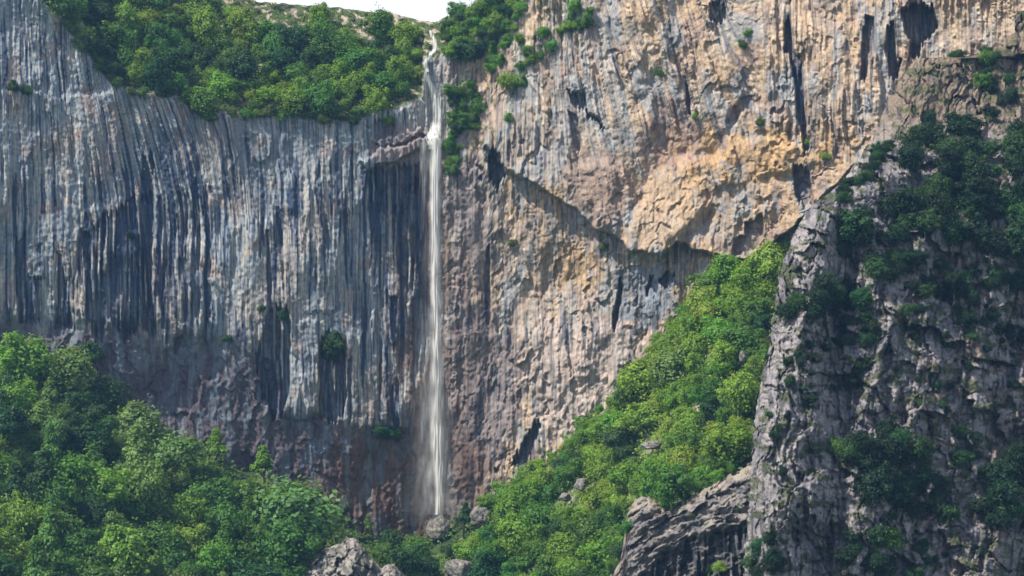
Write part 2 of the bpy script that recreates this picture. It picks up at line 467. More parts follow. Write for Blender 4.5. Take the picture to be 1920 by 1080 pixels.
    C = mix(C, c_brown * 2.2, 0.55 * blob(1260, 240, 50, 90, 115))
    C = mix(C, c_ochre * 0.9, 0.6 * blob(1080, 490, 60, 50, 116, 0.8))
    C = mix(C, c_tan, 0.6 * blob(1030, 500, 50, 90, 117, 0.8))
    C = mix(C, col(0.40, 0.33, 0.30), 0.75 * blob(1090, 700, 150, 150, 118))
    C = mix(C, c_purple * 1.15, 0.85 * blob(900, 720, 90, 190, 119, 0.5))
    C = mix(C, c_purple * 1.25, 0.6 * blob(880, 440, 45, 180, 120, 0.6))
    C = mix(C, c_brown * 1.3, 0.8 * blob(875, 890, 60, 70, 121, 0.6))
    C = mix(C, c_slate * 1.2, 0.75 * blob(1215, 550, 60, 80, 122, 0.7))
    # fluting colour: pale ribs, dark wet grooves
    cre = sst(0.15, 0.5, -fl1 + 0.5 * slab2)
    C = mix(C, c_pale, left * 0.5 * sst(0.18, 0.36, noise(s / 5.5, v / 130, 123)) * (1 - base_zone))
    C = mix(C, C * 1.25, 0.4 * cre * (1 - base_zone))
    # black stains, concentrated along curtains
    def hump(cx, cy, rx, ry):
        return np.exp(-((u - cx) / rx) ** 2 - ((v - cy) / ry) ** 2)
    dens = 0.03 + 0.34 * hump(320, 450, 75, 170) + 0.26 * hump(380, 330, 120, 110) + 0.22 * hump(210, 500, 80, 90) + 0.28 * hump(715, 560, 60, 270) \
        + 0.16 * hump(590, 340, 60, 100) + 0.20 * hump(520, 470, 22, 130) + 0.20 * hump(50, 510, 60, 90) + 0.14 * hump(60, 60, 60, 60) + 0.12 * hump(230, 280, 60, 80)
    st1 = sst(0.50, 0.60, noise(s / 8.5, v / 260, 131) + 0.35 * noise(s / 3.5, v / 90, 132) + 1.35 * dens)
    st2 = sst(0.42, 0.52, noise(s / 4.2, v / 150, 133) + 0.9 * dens)
    C = mix(C, c_dark, np.clip(0.92 * st1 + 0.55 * st2, 0, 0.95) * left * (1 - 0.8 * base_zone) * cliffy)
    thin = sst(0.26, 0.40, noise(s / 2.6, v / 240, 137)) * (0.35 + 0.65 * sst(-0.1, 0.2, fbm(u / 50, v / 80, 2, 138)))
    C = mix(C, c_dark * 1.3, 0.72 * thin * left * (1 - 0.7 * base_zone) * cliffy)
    C = mix(C, c_pale, 0.65 * sst(0.30, 0.42, noise(s / 2.8, v / 150, 139)) * left * (1 - 0.8 * base_zone) * cliffy * (1 - st1))
    C = mix(C, c_slate * 0.8, 0.45 * left * np.exp(-((u - 480) / 170.0) ** 2 - ((v - 270) / 55.0) ** 2))
    strk = sst(0.30, 0.5, noise(s / 7, v / 180, 134) + 0.4 * noise(s / 3, v / 70, 135) + 0.12 * np.exp(-((u - 880) / 60.0) ** 2))
    C = mix(C, c_slate * 0.7, right * 0.6 * sst(0.28, 0.42, noise(s / 2.8, v / 130, 147)) * (1 - 0.6 * ochre_zone))
    C = mix(C, c_slate * 0.55, right * 0.85 * strk * (1 - 0.75 * ochre_zone) * (0.4 + 0.6 * calm))
    shade_band = sst(0, 26, v - edge) * (1 - sst(40, 90, v - edge)) * right * sst(900, 940, u) * (1 - sst(1180, 1230, u))  # shadow below the overhanging block, painted into the stone colour
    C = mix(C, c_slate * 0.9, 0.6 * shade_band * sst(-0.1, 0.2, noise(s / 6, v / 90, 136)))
    # darker purple foot of the left wall, brown towards the fall
    foot = mix(np.broadcast_to(col(0.088, 0.074, 0.092), u.shape + (3,)), c_brown * 0.95, sst(520, 660, u) * sst(750, 840, v))
    foot = mix(foot, c_slate * 1.05, 0.7 * sst(0.1, 0.35, fbm(u / 26, v / 80, 3, 141)))
    C = mix(C, foot, base_zone * 0.92)
    C = mix(C, c_grey * 0.95, base_zone * 0.5 * sst(0.2, 0.4, noise(s / 14, v / 120, 142)))
    # wet rock beside the fall
    wet = np.exp(-((u - 800) / np.interp(v, [230, 400, 900], [42, 64, 88])) ** 2) * sst(225, 300, v)
    C = mix(C, c_brown * 0.8, 0.88 * wet * sst(-0.25, 0.2, fbm(u / 18, v / 70, 3, 143)))
    led_m = blob(745, 275, 70, 55, 144, 0.3)
    C = mix(C, c_purple * 1.2, 0.7 * led_m)
    C = mix(C, c_dark, stain_shade * (0.80 + 0.2 * sst(-0.2, 0.2, noise(s / 5, v / 60, 145))))  # water stains, plus the shade of recesses painted dark
    # slope above the rim: thin soil, grass and pale stones
    turf = mix(np.broadcast_to(col(0.055, 0.085, 0.030), u.shape + (3,)), col(0.36, 0.30, 0.25), sst(0.26, 0.40, fbm(u / 16, v / 9, 3, 151) + 0.12 * sst(330, 520, u) * (1 - sst(70, 130, v))))
    C = mix(C, turf, (1 - cliffy))
    # slightly darker along the fracture borders
    C = C * (1 - 0.14 * sst(0.10, 0.0, fe) * np.clip(B, 0, 1))[..., None]
    C = C * (1 + 0.16 * fbm(u / 5, v / 7, 3, 152))[..., None]
    return D, np.clip(C, 0.012, 0.75)

def sheet(name, us, vtop, vbot, rows, fn, mat, back=0.0, kind='structure', label=None):
    """a surface running down from vtop(u) to vbot(u); back: metres it is carried behind its upper edge"""
    t = np.linspace(0, 1, rows)[:, None]
    U = np.broadcast_to(us[None, :], (rows, len(us))).copy()
    vt = vtop(us)[None, :]; vb = vbot(us)[None, :]
    V = vt + t * (vb - vt)
    D, C = fn(U, V, True)
    P = to_world(U, V, D)
    if back:
        extra = []
        for k, (db, dz) in enumerate(((back * 0.15, -1.0), (back * 0.5, -6.0), (back, -25.0))):
            q = P[0].copy(); q[:, 1] += db; q[:, 2] += dz
            extra.append(q)
        P = np.concatenate([np.stack(extra[::-1]), P], 0)
        C = np.concatenate([np.repeat(C[:1], 3, 0), C], 0)
    me = mesh_np(name, P, grid_quads(P.shape[0], P.shape[1]), mats=(mat,), color=C)
    o = link(bpy.data.objects.new(name, me))
    tag(o, label, None, None, kind)
    return o

STEP = 1.75
us = np.arange(-150, 2071, STEP)
sheet('cliff_face', us, skyline, lambda x: slope_top(x) + 70, 610, wall, M_CLIFF, back=80,
      label='tall fluted limestone cliff with dark water stains behind the waterfall')

# ------------------------------------------------------------------ wooded slopes at the foot
def slope(u, v, want_color=False):
    top = slope_top(u)
    d0 = wall(u, np.clip(top, -150, 1150)) if not hasattr(slope, 'cache') else np.interp(u, *slope.cache)
    dn = np.maximum(0, v - top)
    D = d0 + 1.0 - dn * 0.156 * np.interp(u, [0, 700, 900, 1500], [1.25, 1.5, 1.35, 1.15])
    D = D + 2.0 * fbm(u / 90, v / 60, 3, 201) + 0.5 * fbm(u / 18, v / 12, 3, 202)
    if not want_color: return D
    C = mix(np.broadcast_to(col(0.040, 0.070, 0.022), u.shape + (3,)), col(0.10, 0.15, 0.04), sst(-0.1, 0.3, fbm(u / 40, v / 30, 3, 203)))
    C = mix(C, col(0.30, 0.26, 0.22), sst(0.30, 0.40, fbm(u / 20, v / 12, 3, 204)) * sst(900, 1000, u))
    return D, C
_u = np.arange(-250, 1800, 10.0)
_d = wall(_u, slope_top(_u) + 0.0)
_k = np.ones(9) / 9
_d = np.convolve(np.pad(_d, 4, mode='edge'), _k, 'valid')
slope.cache = (_u, _d)
sheet('wooded_slope', np.arange(-150, 1560, 6.0), slope_top, lambda x: np.full(x.shape, 1230.0), 110, slope, M_SOIL,
      label='steep earth slopes under the woods at the foot of the cliff')

# ------------------------------------------------------------------ the near bluff on the right
bluff_left = line_fn([(60, 1905), (84, 1872), (100, 1850), (108, 1800), (94, 1752), (104, 1722), (130, 1700), (180, 1668), (228, 1650),
                      (262, 1636), (300, 1606), (345, 1575), (380, 1530), (400, 1508), (440, 1490), (480, 1470), (540, 1458),
                      (600, 1448), (660, 1440), (710, 1428), (770, 1416), (860, 1408), (940, 1404), (1010, 1398), (1090, 1392), (1300, 1380)])
bluff_top = line_fn([(1380, 1300), (1392, 1090), (1398, 1010), (1404, 940), (1408, 860), (1416, 770), (1428, 710), (1440, 660), (1448, 600),
                     (1458, 540), (1470, 480), (1490, 440), (1508, 400), (1530, 380), (1575, 345), (1606, 300), (1636, 262), (1650, 228),
                     (1668, 180), (1700, 130), (1722, 104), (1752, 94), (1800, 106), (1850, 98), (1872, 84), (1905, 64), (2100, 40)])
bluff_depth_v = line_fn([(-50, 575), (60, 572), (130, 562), (250, 540), (330, 522), (420, 514), (560, 508), (800, 498), (1080, 484), (1300, 470)])
BLUFF_FEATURES = [
    ([(1540, 1000), (1590, 985), (1590, 1040), (1560, 1050), (1540, 1040)], 3.0, 4),
    ([(1455, 830), (1462, 800), (1470, 770), (1476, 830), (1464, 870), (1452, 880)], 2.0, 3),
    ([(1680, 770), (1690, 720), (1700, 770), (1700, 800)], 2.4, 3),
    ([(1900, 800), (1925, 790), (1960, 850), (1880, 850)], 3.0, 4),
    ([(1516, 880), (1560, 850), (1580, 880), (1572, 990), (1550, 1010), (1530, 1030), (1512, 1010), (1508, 940)], -3.0, 5),
    ([(1606, 450), (1650, 430), (1655, 460), (1640, 560), (1606, 570)], -2.0, 5),
    ([(1696, 440), (1730, 436), (1745, 470), (1720, 500), (1700, 490)], -2.5, 4),
    ([(1620, 930), (1690, 925), (1720, 960), (1860, 1000), (1880, 1100), (1620, 1100)], -1.5, 6),
]

def bluff(u, v, want_color=False):
    wu = u + 26 * fbm(u / 60, v / 90, 4, 301); wv = v + 30 * fbm(u / 50, v / 60, 4, 302)
    L = bluff_left(v)
    d = np.maximum(0, u - L)
    D = bluff_depth_v(v) + 0.054 * (u - 1450)
    D = D + 15 * np.exp(-d / 26.0) - 4 * np.exp(-((d - 70) / 50.0) ** 2)
    D = D + 6 * fbm(u / 150, v / 260, 2, 303)
    a1, ae, av, atl = cells(wu / 62, wv / 150, 304)
    b1, be, bv, btl = cells((wu + 0.15 * wv) / 23, wv / 52, 305)
    c1, ce, cv, ctl = cells((wu + 3) / 9, (wv + 5) / 17, 306)
    rib = ridged((u + 0.10 * v) / 34, v / 150, 3, 307)
    # sloping ledges
    q = (v - 0.30 * (u - 1700) + 90 * fbm(u / 110, v / 90, 3, 308)) / 150.0
    saw = q - np.floor(q)
    D = D + 3.6 * (atl) + 1.8 * (av - 0.5) + 1.9 * btl + 1.3 * (bv - 0.5) + 1.0 * ctl + 0.7 * (cv - 0.5)
    D = D - 1.0 * rib + (4.5 * (saw - 0.5)) * -1.0 * sst(1450, 1560, u) * sst(-0.25, 0.3, fbm(u / 90, v / 70, 2, 319))
    crack = sst(0.09, 0.0, be) * sst(-0.1, 0.2, fbm(u / 40, v / 40, 2, 318))
    D = D + 0.5 * crack + 1.0 * sst(0.06, 0, ae) + 0.35 * fbm(u / 6, v / 7, 3, 309)
    for pts, dd, soft in BLUFF_FEATURES:
        D = D + dd * sst(-soft, soft, poly_sd(wu, wv, pts))
    if not want_color: return D
    C = np.broadcast_to(col(0.285, 0.265, 0.275), u.shape + (3,)).copy()
    C = mix(C, col(0.19, 0.182, 0.205), sst(-0.1, 0.3, fbm(u / 60, v / 80, 4, 311)))
    C = mix(C, col(0.33, 0.30, 0.29), 0.7 * sst(0.1, 0.4, fbm(u / 24, v / 40, 3, 312)))
    C = mix(C, col(0.17, 0.12, 0.085), 0.7 * sst(0.08, 0.32, fbm(u / 42, v / 30, 3, 313)) * sst(1600, 1780, u))
    C = mix(C, col(0.19, 0.145, 0.10), 0.85 * (1 - sst(200, 300, v)))
    C = mix(C, col(0.05, 0.05, 0.06), 0.75 * sst(0.28, 0.45, noise(u / 7, v / 60, 314) + 0.5 * noise(u / 15, v / 30, 315)))
    moss = sst(0.08, 0.34, fbm(u / 34, v / 18, 4, 316) + 0.22 * saw - 0.08)
    C = mix(C, col(0.065, 0.080, 0.032), 0.8 * moss)
    C = C * (1 - 0.30 * crack - 0.1 * sst(0.08, 0, ce))[..., None]
    C = C * (1 + 0.2 * fbm(u / 5, v / 6, 3, 317))[..., None]
    return D, np.clip(C, 0.01, 0.7)

def bluff_sheet():
    vs_ = np.arange(20, 1241, STEP)
    nc = 330
    t = np.linspace(0, 1, nc) ** 1.15
    L = bluff_left(vs_) + 5 * fbm(vs_ / 22, vs_ * 0 + 3.3, 3, 320) + 2.0 * noise(vs_ / 6, vs_ * 0 + 1.3, 321)
    U = L[:, None] + t[None, :] * (2080 - L[:, None])
    V = np.broadcast_to(vs_[:, None], U.shape).copy()
    D, C = bluff(U, V, True)
    P = to_world(U, V, D)
    ex = []
    for db, dx in ((60, 45), (30, 20), (10, 3)):       # the flank turns away behind the edge
        q = P[:, 0].copy(); q[:, 1] += db; q[:, 0] += dx; ex.append(q)
    P = np.concatenate([np.stack(ex, 1), P], 1); C = np.concatenate([np.repeat(C[:, :1], 3, 1), C], 1)
    me = mesh_np('rock_bluff', P, grid_quads(P.shape[0], P.shape[1]), mats=(M_BLUFF,), color=C)
    o = link(bpy.data.objects.new('rock_bluff', me))
    tag(o, 'shaded grey limestone bluff with dark shrubs standing in front of the cliff', None, None, 'structure')
bluff_sheet()

# ------------------------------------------------------------------ tilted outcrop at the bluff's foot
_ot = line_fn([(1130, 1100), (1150, 1070), (1166, 1036), (1172, 1000), (1177, 962), (1188, 942), (1204, 930), (1222, 932), (1236, 944),
                       (1250, 950), (1268, 945), (1300, 928), (1340, 908), (1380, 884), (1420, 862), (1440, 850)])
def outcrop_top(u):
    return _ot(u) + 5 * fbm(u / 16, u * 0 + 1.7, 3, 420) + 2 * noise(u / 5, u * 0 + 4.2, 421)
def outcrop(u, v, want_color=False):
    wu = u + 8 * fbm(u / 30, v / 30, 3, 401); wv = v + 8 * fbm(u / 30, v / 30, 3, 402)
    top = outcrop_top(u)
    dn = np.maximum(0, v - top)
    # bedding follows an arch that dips to the left
    arc = np.sqrt((u - 1400) ** 2 / 1.9 + (v - 1150) ** 2)
    D = 588 - 0.10 * (u - 1150) - 0.05 * dn + 2.5 * fbm(u / 50, v / 40, 3, 415) + 5 * np.exp(-dn / 12.0)
    bed = (arc + 7 * fbm(u / 40, v / 40, 3, 403)) / 17.0
    D = D - 1.3 * (bed - np.floor(bed))
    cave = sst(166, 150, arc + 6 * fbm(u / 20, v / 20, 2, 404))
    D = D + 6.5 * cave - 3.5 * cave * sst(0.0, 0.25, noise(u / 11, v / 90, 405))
    b1, be, bv, btl = cells((wu + 0.6 * wv) / 46, (wv + 0.5 * wu) / 20, 406)
    c1, ce, cv, ctl = cells((wu + 0.6 * wv) / 20, (wv + 0.5 * wu) / 8, 407)
    D = D + 2.4 * btl + 1.6 * (bv - 0.5) + 1.1 * ctl + 0.7 * (cv - 0.5) + 0.4 * fbm(u / 6, v / 6, 3, 408) 
    if not want_color: return D
    C = mix(np.broadcast_to(col(0.25, 0.225, 0.21), u.shape + (3,)), col(0.16, 0.15, 0.155), sst(-0.1, 0.2, fbm(u / 30, v / 30, 3, 409)))
    C = mix(C, col(0.34, 0.29, 0.23), 0.6 * sst(26, 8, dn + 10 * fbm(u / 20, v / 20, 2, 410)))
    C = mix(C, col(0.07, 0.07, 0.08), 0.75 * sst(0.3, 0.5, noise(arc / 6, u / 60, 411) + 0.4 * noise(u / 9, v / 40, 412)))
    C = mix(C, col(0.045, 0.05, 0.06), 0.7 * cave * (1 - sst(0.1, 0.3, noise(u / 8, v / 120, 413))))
    return D, np.clip(C * (1 + 0.2 * fbm(u / 5, v / 5, 3, 414))[..., None], 0.01, 0.7)
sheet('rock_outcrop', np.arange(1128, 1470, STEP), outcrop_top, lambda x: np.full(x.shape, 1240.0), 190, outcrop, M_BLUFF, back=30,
      label='tilted pale rock outcrop with a dark arched hollow at the bluff foot')

# ------------------------------------------------------------------ valley floor, out of view below and around
def valley():
    n = 48
    rs = [0, 60, 200, 500, 1200, 3000, 9000]
    V = [(0, 0, -20)]; F = []
    V = []
    for r in rs[1:]:
        for k in range(n):
            a = 2 * math.pi * k / n
            z = -22 + 1.5 * math.sin(3 * a + r) if r < 3000 else -22
            V.append((r * math.cos(a), r * math.sin(a), z))
    V.append((0, 0, -22)); c = len(V) - 1
    q = []; t = []
    for i in range(len(rs) - 2):
        for k in range(n):
            a = i * n + k; b = i * n + (k + 1) % n
            q.append((a, a + n, b + n, b))
    for k in range(n): t.append((c, k, (k + 1) % n))
    C = np.tile(col(0.05, 0.085, 0.03), (len(V), 1))
    me = mesh_np('ground', V, q, t, mats=(M_SOIL,), color=C)
    tag(link(bpy.data.objects.new('ground', me)), 'green valley floor below the cliff', None, None, 'structure')
valley()

# ------------------------------------------------------------------ vegetation prototypes
def leaf_quads(rng, pts, nrm, size, jitter=0.6):
    """small folded leaf sprays: centre points, preferred normals -> verts (n*4), quads"""
    n = len(pts)
    N = nrm + rng.normal(0, jitter, (n, 3))
    N /= np.linalg.norm(N, axis=1, keepdims=True) + 1e-9
    R = rng.normal(0, 1, (n, 3))
    T = np.cross(N, R); T /= np.linalg.norm(T, axis=1, keepdims=True) + 1e-9
    B = np.cross(N, T)
    s = size * rng.uniform(0.6, 1.35, (n, 1)); a = rng.uniform(0.5, 0.9, (n, 1))
    v0 = pts - T * s; v1 = pts - B * s * a + N * s * 0.12; v2 = pts + T * s; v3 = pts + B * s * a - N * s * 0.12
    V = np.stack([v0, v1, v2, v3], 1).reshape(-1, 3)
    Q = np.arange(n * 4).reshape(-1, 4)
    return V, Q

def sph(rng, n):
    d = rng.normal(0, 1, (n, 3)); return d / np.linalg.norm(d, axis=1, keepdims=True)

def tube(path, radii, seg=6):
    path = np.array(path, float); V = []; Q = []
    for i, p in enumerate(path):
        t = path[min(i + 1, len(path) - 1)] - path[max(i - 1, 0)]
        t /= np.linalg.norm(t) + 1e-9
        r = np.cross(t, [0.3, 1, 0.1]); r /= np.linalg.norm(r) + 1e-9
        b = np.cross(t, r)
        for k in range(seg):
            a = 2 * math.pi * k / seg
            V.append(p + radii[i] * (math.cos(a) * r + math.sin(a) * b))
    for i in range(len(path) - 1):
        for k in range(seg):
            a = i * seg + k; b = i * seg + (k + 1) % seg
            Q.append((a, b, b + seg, a + seg))
    return np.array(V), np.array(Q)

def merge(parts):
    V = []; Q = []; o = 0
    for v, q in parts:
        V.append(v); Q.append(q + o); o += len(v)
    return np.concatenate(V), np.concatenate(Q)

def crown_and_wood(seed, form, R=4.0, H=9.0):
    """R crown radius, crown centre at height H - R*zs; returns crown mesh, trunk mesh. Base at the origin."""
    rng = np.random.default_rng(seed)
    lobes = []; wood = []
    if form == 'round':
        zs = rng.uniform(0.85, 1.08); cz = H - R * zs; n = 36; lr = (0.12, 0.34)
    elif form == 'broad':
        zs = 0.82; cz = H - R * zs; n = 40; lr = (0.11, 0.30)
    elif form == 'shrub':
        zs = 0.85; cz = R * 0.42; n = 22; lr = (0.18, 0.44)
    elif form == 'pointed':
        zs = 1.35; cz = H - R * zs; n = 34; lr = (0.16, 0.28)
    for k in range(n):
        d = sph(rng, 1)[0]
        if form != 'shrub' and d[2] < -0.6: d[2] *= -0.6
        if form == 'shrub' and d[2] < -0.75: d[2] *= -0.6
        rr = R * rng.uniform(0.35, 1.02) * (1 + 0.25 * math.sin(3 * math.atan2(d[1], d[0]) + seed))
        c = np.array([d[0] * rr, d[1] * rr, cz + d[2] * rr * zs])
        if form == 'pointed':
            t = (c[2] - (cz - R * zs)) / (2 * R * zs)
            c[:2] *= np.clip(1.25 * (1 - t), 0.05, 1)
        r = R * rng.uniform(*lr)
        lobes.append((c, r))
    lobes.append((np.array([0, 0, cz + R * zs * 0.75]), R * lr[0]))
    P = []; N = []; T = []
    for c, r in lobes:
        m = int(150 * (r / (0.3 * R)) ** 2 * (1.15 if form != 'pointed' else 1.6))
        d = sph(rng, m)
        d[:, 2] = np.where((d[:, 2] < -0.35) & (rng.random(m) < 0.45), -d[:, 2], d[:, 2])
        rad = r * rng.uniform(0.55, 1.08, (m, 1)) * np.where(rng.random((m, 1)) < 0.14, 1.32, 1.0)
        p = c + d * rad * np.array([1, 1, 0.85])
        P.append(p)
        out = (p - np.array([0, 0, cz])); out /= np.linalg.norm(out, axis=1, keepdims=True) + 1e-9
        N.append(0.75 * d + 0.35 * out + np.array([0, 0, 0.35]))
        T.append(np.full(m, rng.uniform(0.82, 1.18)) * rng.uniform(0.78, 1.22, m))
    # loose sprays all through the crown break up the lobes
    m = 1500 if form != 'pointed' else 300
    d = sph(rng, m); wob = 1 + 0.38 * fbm(d[:, 0] * 2.2 + seed, d[:, 1] * 2.2 + d[:, 2] * 2.2, 3, seed)
    p = np.array([0, 0, cz]) + d * (R * wob * rng.uniform(0.5, 1.1, m))[:, None] * np.array([1, 1, zs])
    if form == 'pointed': p[:, :2] *= np.clip(1.25 * (1 - (p[:, 2] - cz + R * zs) / (2 * R * zs)), 0.05, 1)[:, None]
    P.append(p); N.append(0.8 * d + np.array([0, 0, 0.3])); T.append(rng.uniform(0.8, 1.2, m))
    P = np.concatenate(P); N = np.concatenate(N); T = np.concatenate(T)
    V, Q = leaf_quads(rng, P, N, 0.25 * (R / 4.0), 0.42)
    tone = np.repeat(T, 4)
    colr = np.stack([tone * (1 + 0.10 * rng.standard_normal(1)[0]), tone, tone * 0.95], 1)
    crown = mesh_np('crown', V, Q, mats=(M_LEAF,), color=colr, smooth=False)
    # wood
    if form == 'shrub':
        for k in range(6):
            c, r = lobes[(k * 3) % len(lobes)]
            wood.append(tube([(0, 0, -0.6), c * 0.4 + np.array([0, 0, 0.1]), c], [0.12, 0.08, 0.02], 5))
    else:
        lx, ly = rng.uniform(-0.4, 0.4, 2)
        wood.append(tube([(0, 0, -1.5), (lx * 0.3, ly * 0.3, H * 0.25), (lx, ly, cz), (lx * 1.2, ly * 1.2, cz + R * zs * 0.7)], [0.30, 0.22, 0.14, 0.04], 7))
        for k in range(9):
            c, r = lobes[(k * 2) % len(lobes)]
            st = np.array([lx * 0.6, ly * 0.6, H * rng.uniform(0.25, 0.5)])
            mid = (st + c) / 2 + np.array([0, 0, 0.3])
            wood.append(tube([st, mid, c], [0.11, 0.07, 0.02], 5))
    wv, wq = merge(wood)
    trunk = mesh_np('trunk', wv, wq, mats=(M_BARK,))
    return crown, trunk

PROTO = {'round': [crown_and_wood(11 + k, 'round') for k in range(5)],
         'broad': [crown_and_wood(31 + k, 'broad', 4.3, 8.6) for k in range(4)],
         'pointed': [crown_and_wood(51 + k, 'pointed', 3.0, 10.0) for k in range(2)],
         'shrub': [crown_and_wood(71 + k, 'shrub', 2.0, 2.2) for k in range(5)]}
P_R = {'round': 4.0, 'broad': 4.3, 'pointed': 3.0, 'shrub': 2.0}
P_C = {'round': 5.5, 'broad': 5.5, 'pointed': 6.0, 'shrub': 0.9}     # height of the crown's middle

# colours of foliage (linear)
TONES = {'bright': (0.175, 0.300, 0.045), 'yellow': (0.220, 0.325, 0.055), 'mid': (0.105, 0.215, 0.042), 'dark': (0.045, 0.108, 0.036),
         'deep': (0.022, 0.052, 0.024), 'pale': (0.165, 0.265, 0.080), 'olive': (0.115, 0.165, 0.045)}
TONE_WORD = {'bright': 'bright green', 'yellow': 'yellow green', 'mid': 'mid green', 'dark': 'dark green', 'deep': 'very dark green',
             'pale': 'pale green', 'olive': 'olive green'}
KIND_NAME = {'round': 'broadleaf_tree', 'broad': 'spreading_tree', 'pointed': 'pointed_tree', 'shrub': 'shrub'}
PLANTS = []      # every plant, for labels later

rng = np.random.default_rng(7)
def surf(fn, u, v):
    D = fn(np.array([[float(u)]]), np.array([[float(v)]]))
    return float(D[0, 0])

def plant(form, u, v, r_px, tone, fn, region, label=None, squash=1.0, lift=None, toward=0.0):
    """crown centre at photo pixel (u, v), crown radius in pixels, standing on the surface fn"""
    idx = int(rng.integers(len(PROTO[form])))
    ratio = P_C[form] / P_R[form]
    drop = r_px * ratio * squash
    D = surf(fn, u, v + drop) - toward
    if form == 'shrub': D -= r_px * D / F_PX * 0.35
    base = to_world(np.array([float(u)]), np.array([float(v + drop)]), np.array([D]))[0]
    s = r_px * D / F_PX / P_R[form]
    crown, trunk = PROTO[form][idx]
    root = bpy.data.objects.new(KIND_NAME[form], None)
    root.empty_display_size = 0.5
    COL.objects.link(root)
    root.location = base
    root.rotation_euler = (rng.uniform(-0.10, 0.10), rng.uniform(-0.10, 0.10), rng.uniform(0, 6.283))
    lo, hi = (0.65, 1.5) if form == 'shrub' else (0.85, 1.25)
    root.scale = (s * rng.uniform(lo, hi), s * rng.uniform(lo, hi), s * squash)
    cr = bpy.data.objects.new('crown' if form != 'shrub' else 'foliage', crown); link(cr, root)
    k = rng.uniform(0.85, 1.15); hshift = rng.uniform(0.86, 1.04)
    c = TONES[tone]
    if label: k = 1.0; hshift = 0.97
    cr.color = (c[0] * k * hshift, c[1] * k, c[2] * k * rng.uniform(0.85, 1.15), 1)
    tr = bpy.data.objects.new('trunk' if form != 'shrub' else 'stem', trunk); link(tr, root)
    PLANTS.append(dict(o=root, form=form, u=u, v=v, r=r_px, tone=tone, region=region, label=label))
    return root

AVOID = [(824, 1000, 40), (900, 975, 28), (862, 1082, 40), (640, 1050, 52), (700, 1085, 30), (1060, 940, 18), (1092, 916, 20), (1224, 842, 24), (1392, 676, 16)]
AVOID_W = [(806, 88, 15), (802, 118, 14), (806, 150, 15), (820, 200, 18), (818, 245, 18)]
def fill(region, poly, radii, tones, forms, fn, gap=1.0, tries=4000, limit=999, squash=(0.8, 1.3)):
    """cover an outline with crowns kept apart by gap * (r1 + r2), placed from the back (top) to the front"""
    xs = [p[0] for p in poly]; ys = [p[1] for p in poly]
    mine = []
    for _ in range(tries):
        if len(mine) >= limit: break
        u = rng.uniform(min(xs), max(xs)); v = rng.uniform(min(ys), max(ys))
        if poly_sd(np.array([u]), np.array([v]), poly)[0] < 0: continue
        r = rng.uniform(*radii)
        if any((a - u) ** 2 + (b - v) ** 2 < (c_ + (0.55 if fn is slope else 0.9) * r) ** 2 for a, b, c_ in (AVOID if fn is slope else AVOID_W)): continue
        if any((p['u'] - u) ** 2 + ((p['v'] - v) * 1.25) ** 2 < (gap * (p['r'] + r)) ** 2 for p in PLANTS): continue
        tone = tones(u, v) if callable(tones) else tones[int(rng.integers(len(tones)))]; form = forms[int(rng.integers(len(forms)))]
        plant(form, u, v, r, tone, fn, region, squash=rng.uniform(*squash))
        mine.append(1)
    return len(mine)

def tone_map(scale, order, bias=0.0, spread=0.25):
    def f(u, v):
        n = float(fbm(np.array([u / scale]), np.array([v / scale]), 3, 881)[0]) * 1.1 + rng.normal(0, spread * 0.5) + (bias(u, v) if callable(bias) else bias)
        return order[int(np.clip((n + 0.5) * len(order), 0, len(order) - 1))]
    return f
LEFT_T = tone_map(90, ['dark', 'dark', 'mid', 'mid', 'pale', 'mid', 'bright', 'pale'])
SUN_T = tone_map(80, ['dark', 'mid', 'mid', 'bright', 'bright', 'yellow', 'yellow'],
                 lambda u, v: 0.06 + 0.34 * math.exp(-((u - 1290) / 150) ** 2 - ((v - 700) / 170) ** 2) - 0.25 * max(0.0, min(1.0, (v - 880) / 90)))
RIM_T = tone_map(70, ['dark', 'dark', 'mid', 'mid', 'mid', 'bright', 'yellow'], lambda u, v: 0.08 + 0.0006 * (u - 450))
# ---- left wood: named trees first
LW = 'left_wood'
for form, u, v, r, tone, lab in [
    ('broad', 545, 955, 78, 'pale', 'huge rounded pale green tree at the right end of the lower left wood'),
    ('round', 262, 800, 52, 'pale', 'tall pale green tree with a peaked top at the upper edge of the left wood'),
    ('pointed', 400, 838, 30, 'bright', 'light green tree with tiered branches against the dark cliff foot'),
    ('pointed', 497, 872, 30, 'bright', 'pointed bright green tree just above the huge rounded tree'),
    ('round', 48, 668, 48, 'bright', 'bright green tree topping the left wood beside the photo edge'),
    ('round', 128, 690, 46, 'pale', 'leafy green tree right of the topmost tree of the left wood'),
    ('round', 205, 735, 34, 'dark', 'dark green rounded bush against the cliff above the left wood'),
    ('broad', 345, 960, 42, 'bright', 'sunlit green tree in the middle of the left wood'),
    ('round', 350, 1015, 36, 'yellow', 'yellow green tree left of the huge rounded tree near the bottom'),
    ('round', 560, 1062, 34, 'bright', 'bright green tree beside the pale crag at the bottom'),
    ('round', 25, 745, 40, 'bright', 'bright green tree on the left photo edge below the topmost tree'),
]:
    plant(form, u, v, r, tone, slope, LW, lab)
n1 = fill(LW, [(-30, 690), (60, 735), (160, 750), (230, 830), (330, 850), (400, 890), (470, 920), (600, 1040), (590, 1100), (-30, 1110)],
     (26, 56), LEFT_T, ['round', 'broad', 'round', 'round', 'pointed'], slope, gap=0.60, tries=5000)
n2 = fill(LW, [(-30, 720), (200, 780), (420, 900), (600, 1060), (580, 1110), (-30, 1110)],
     (14, 24), LEFT_T, ['round', 'shrub'], slope, gap=0.58, tries=2500, limit=45)

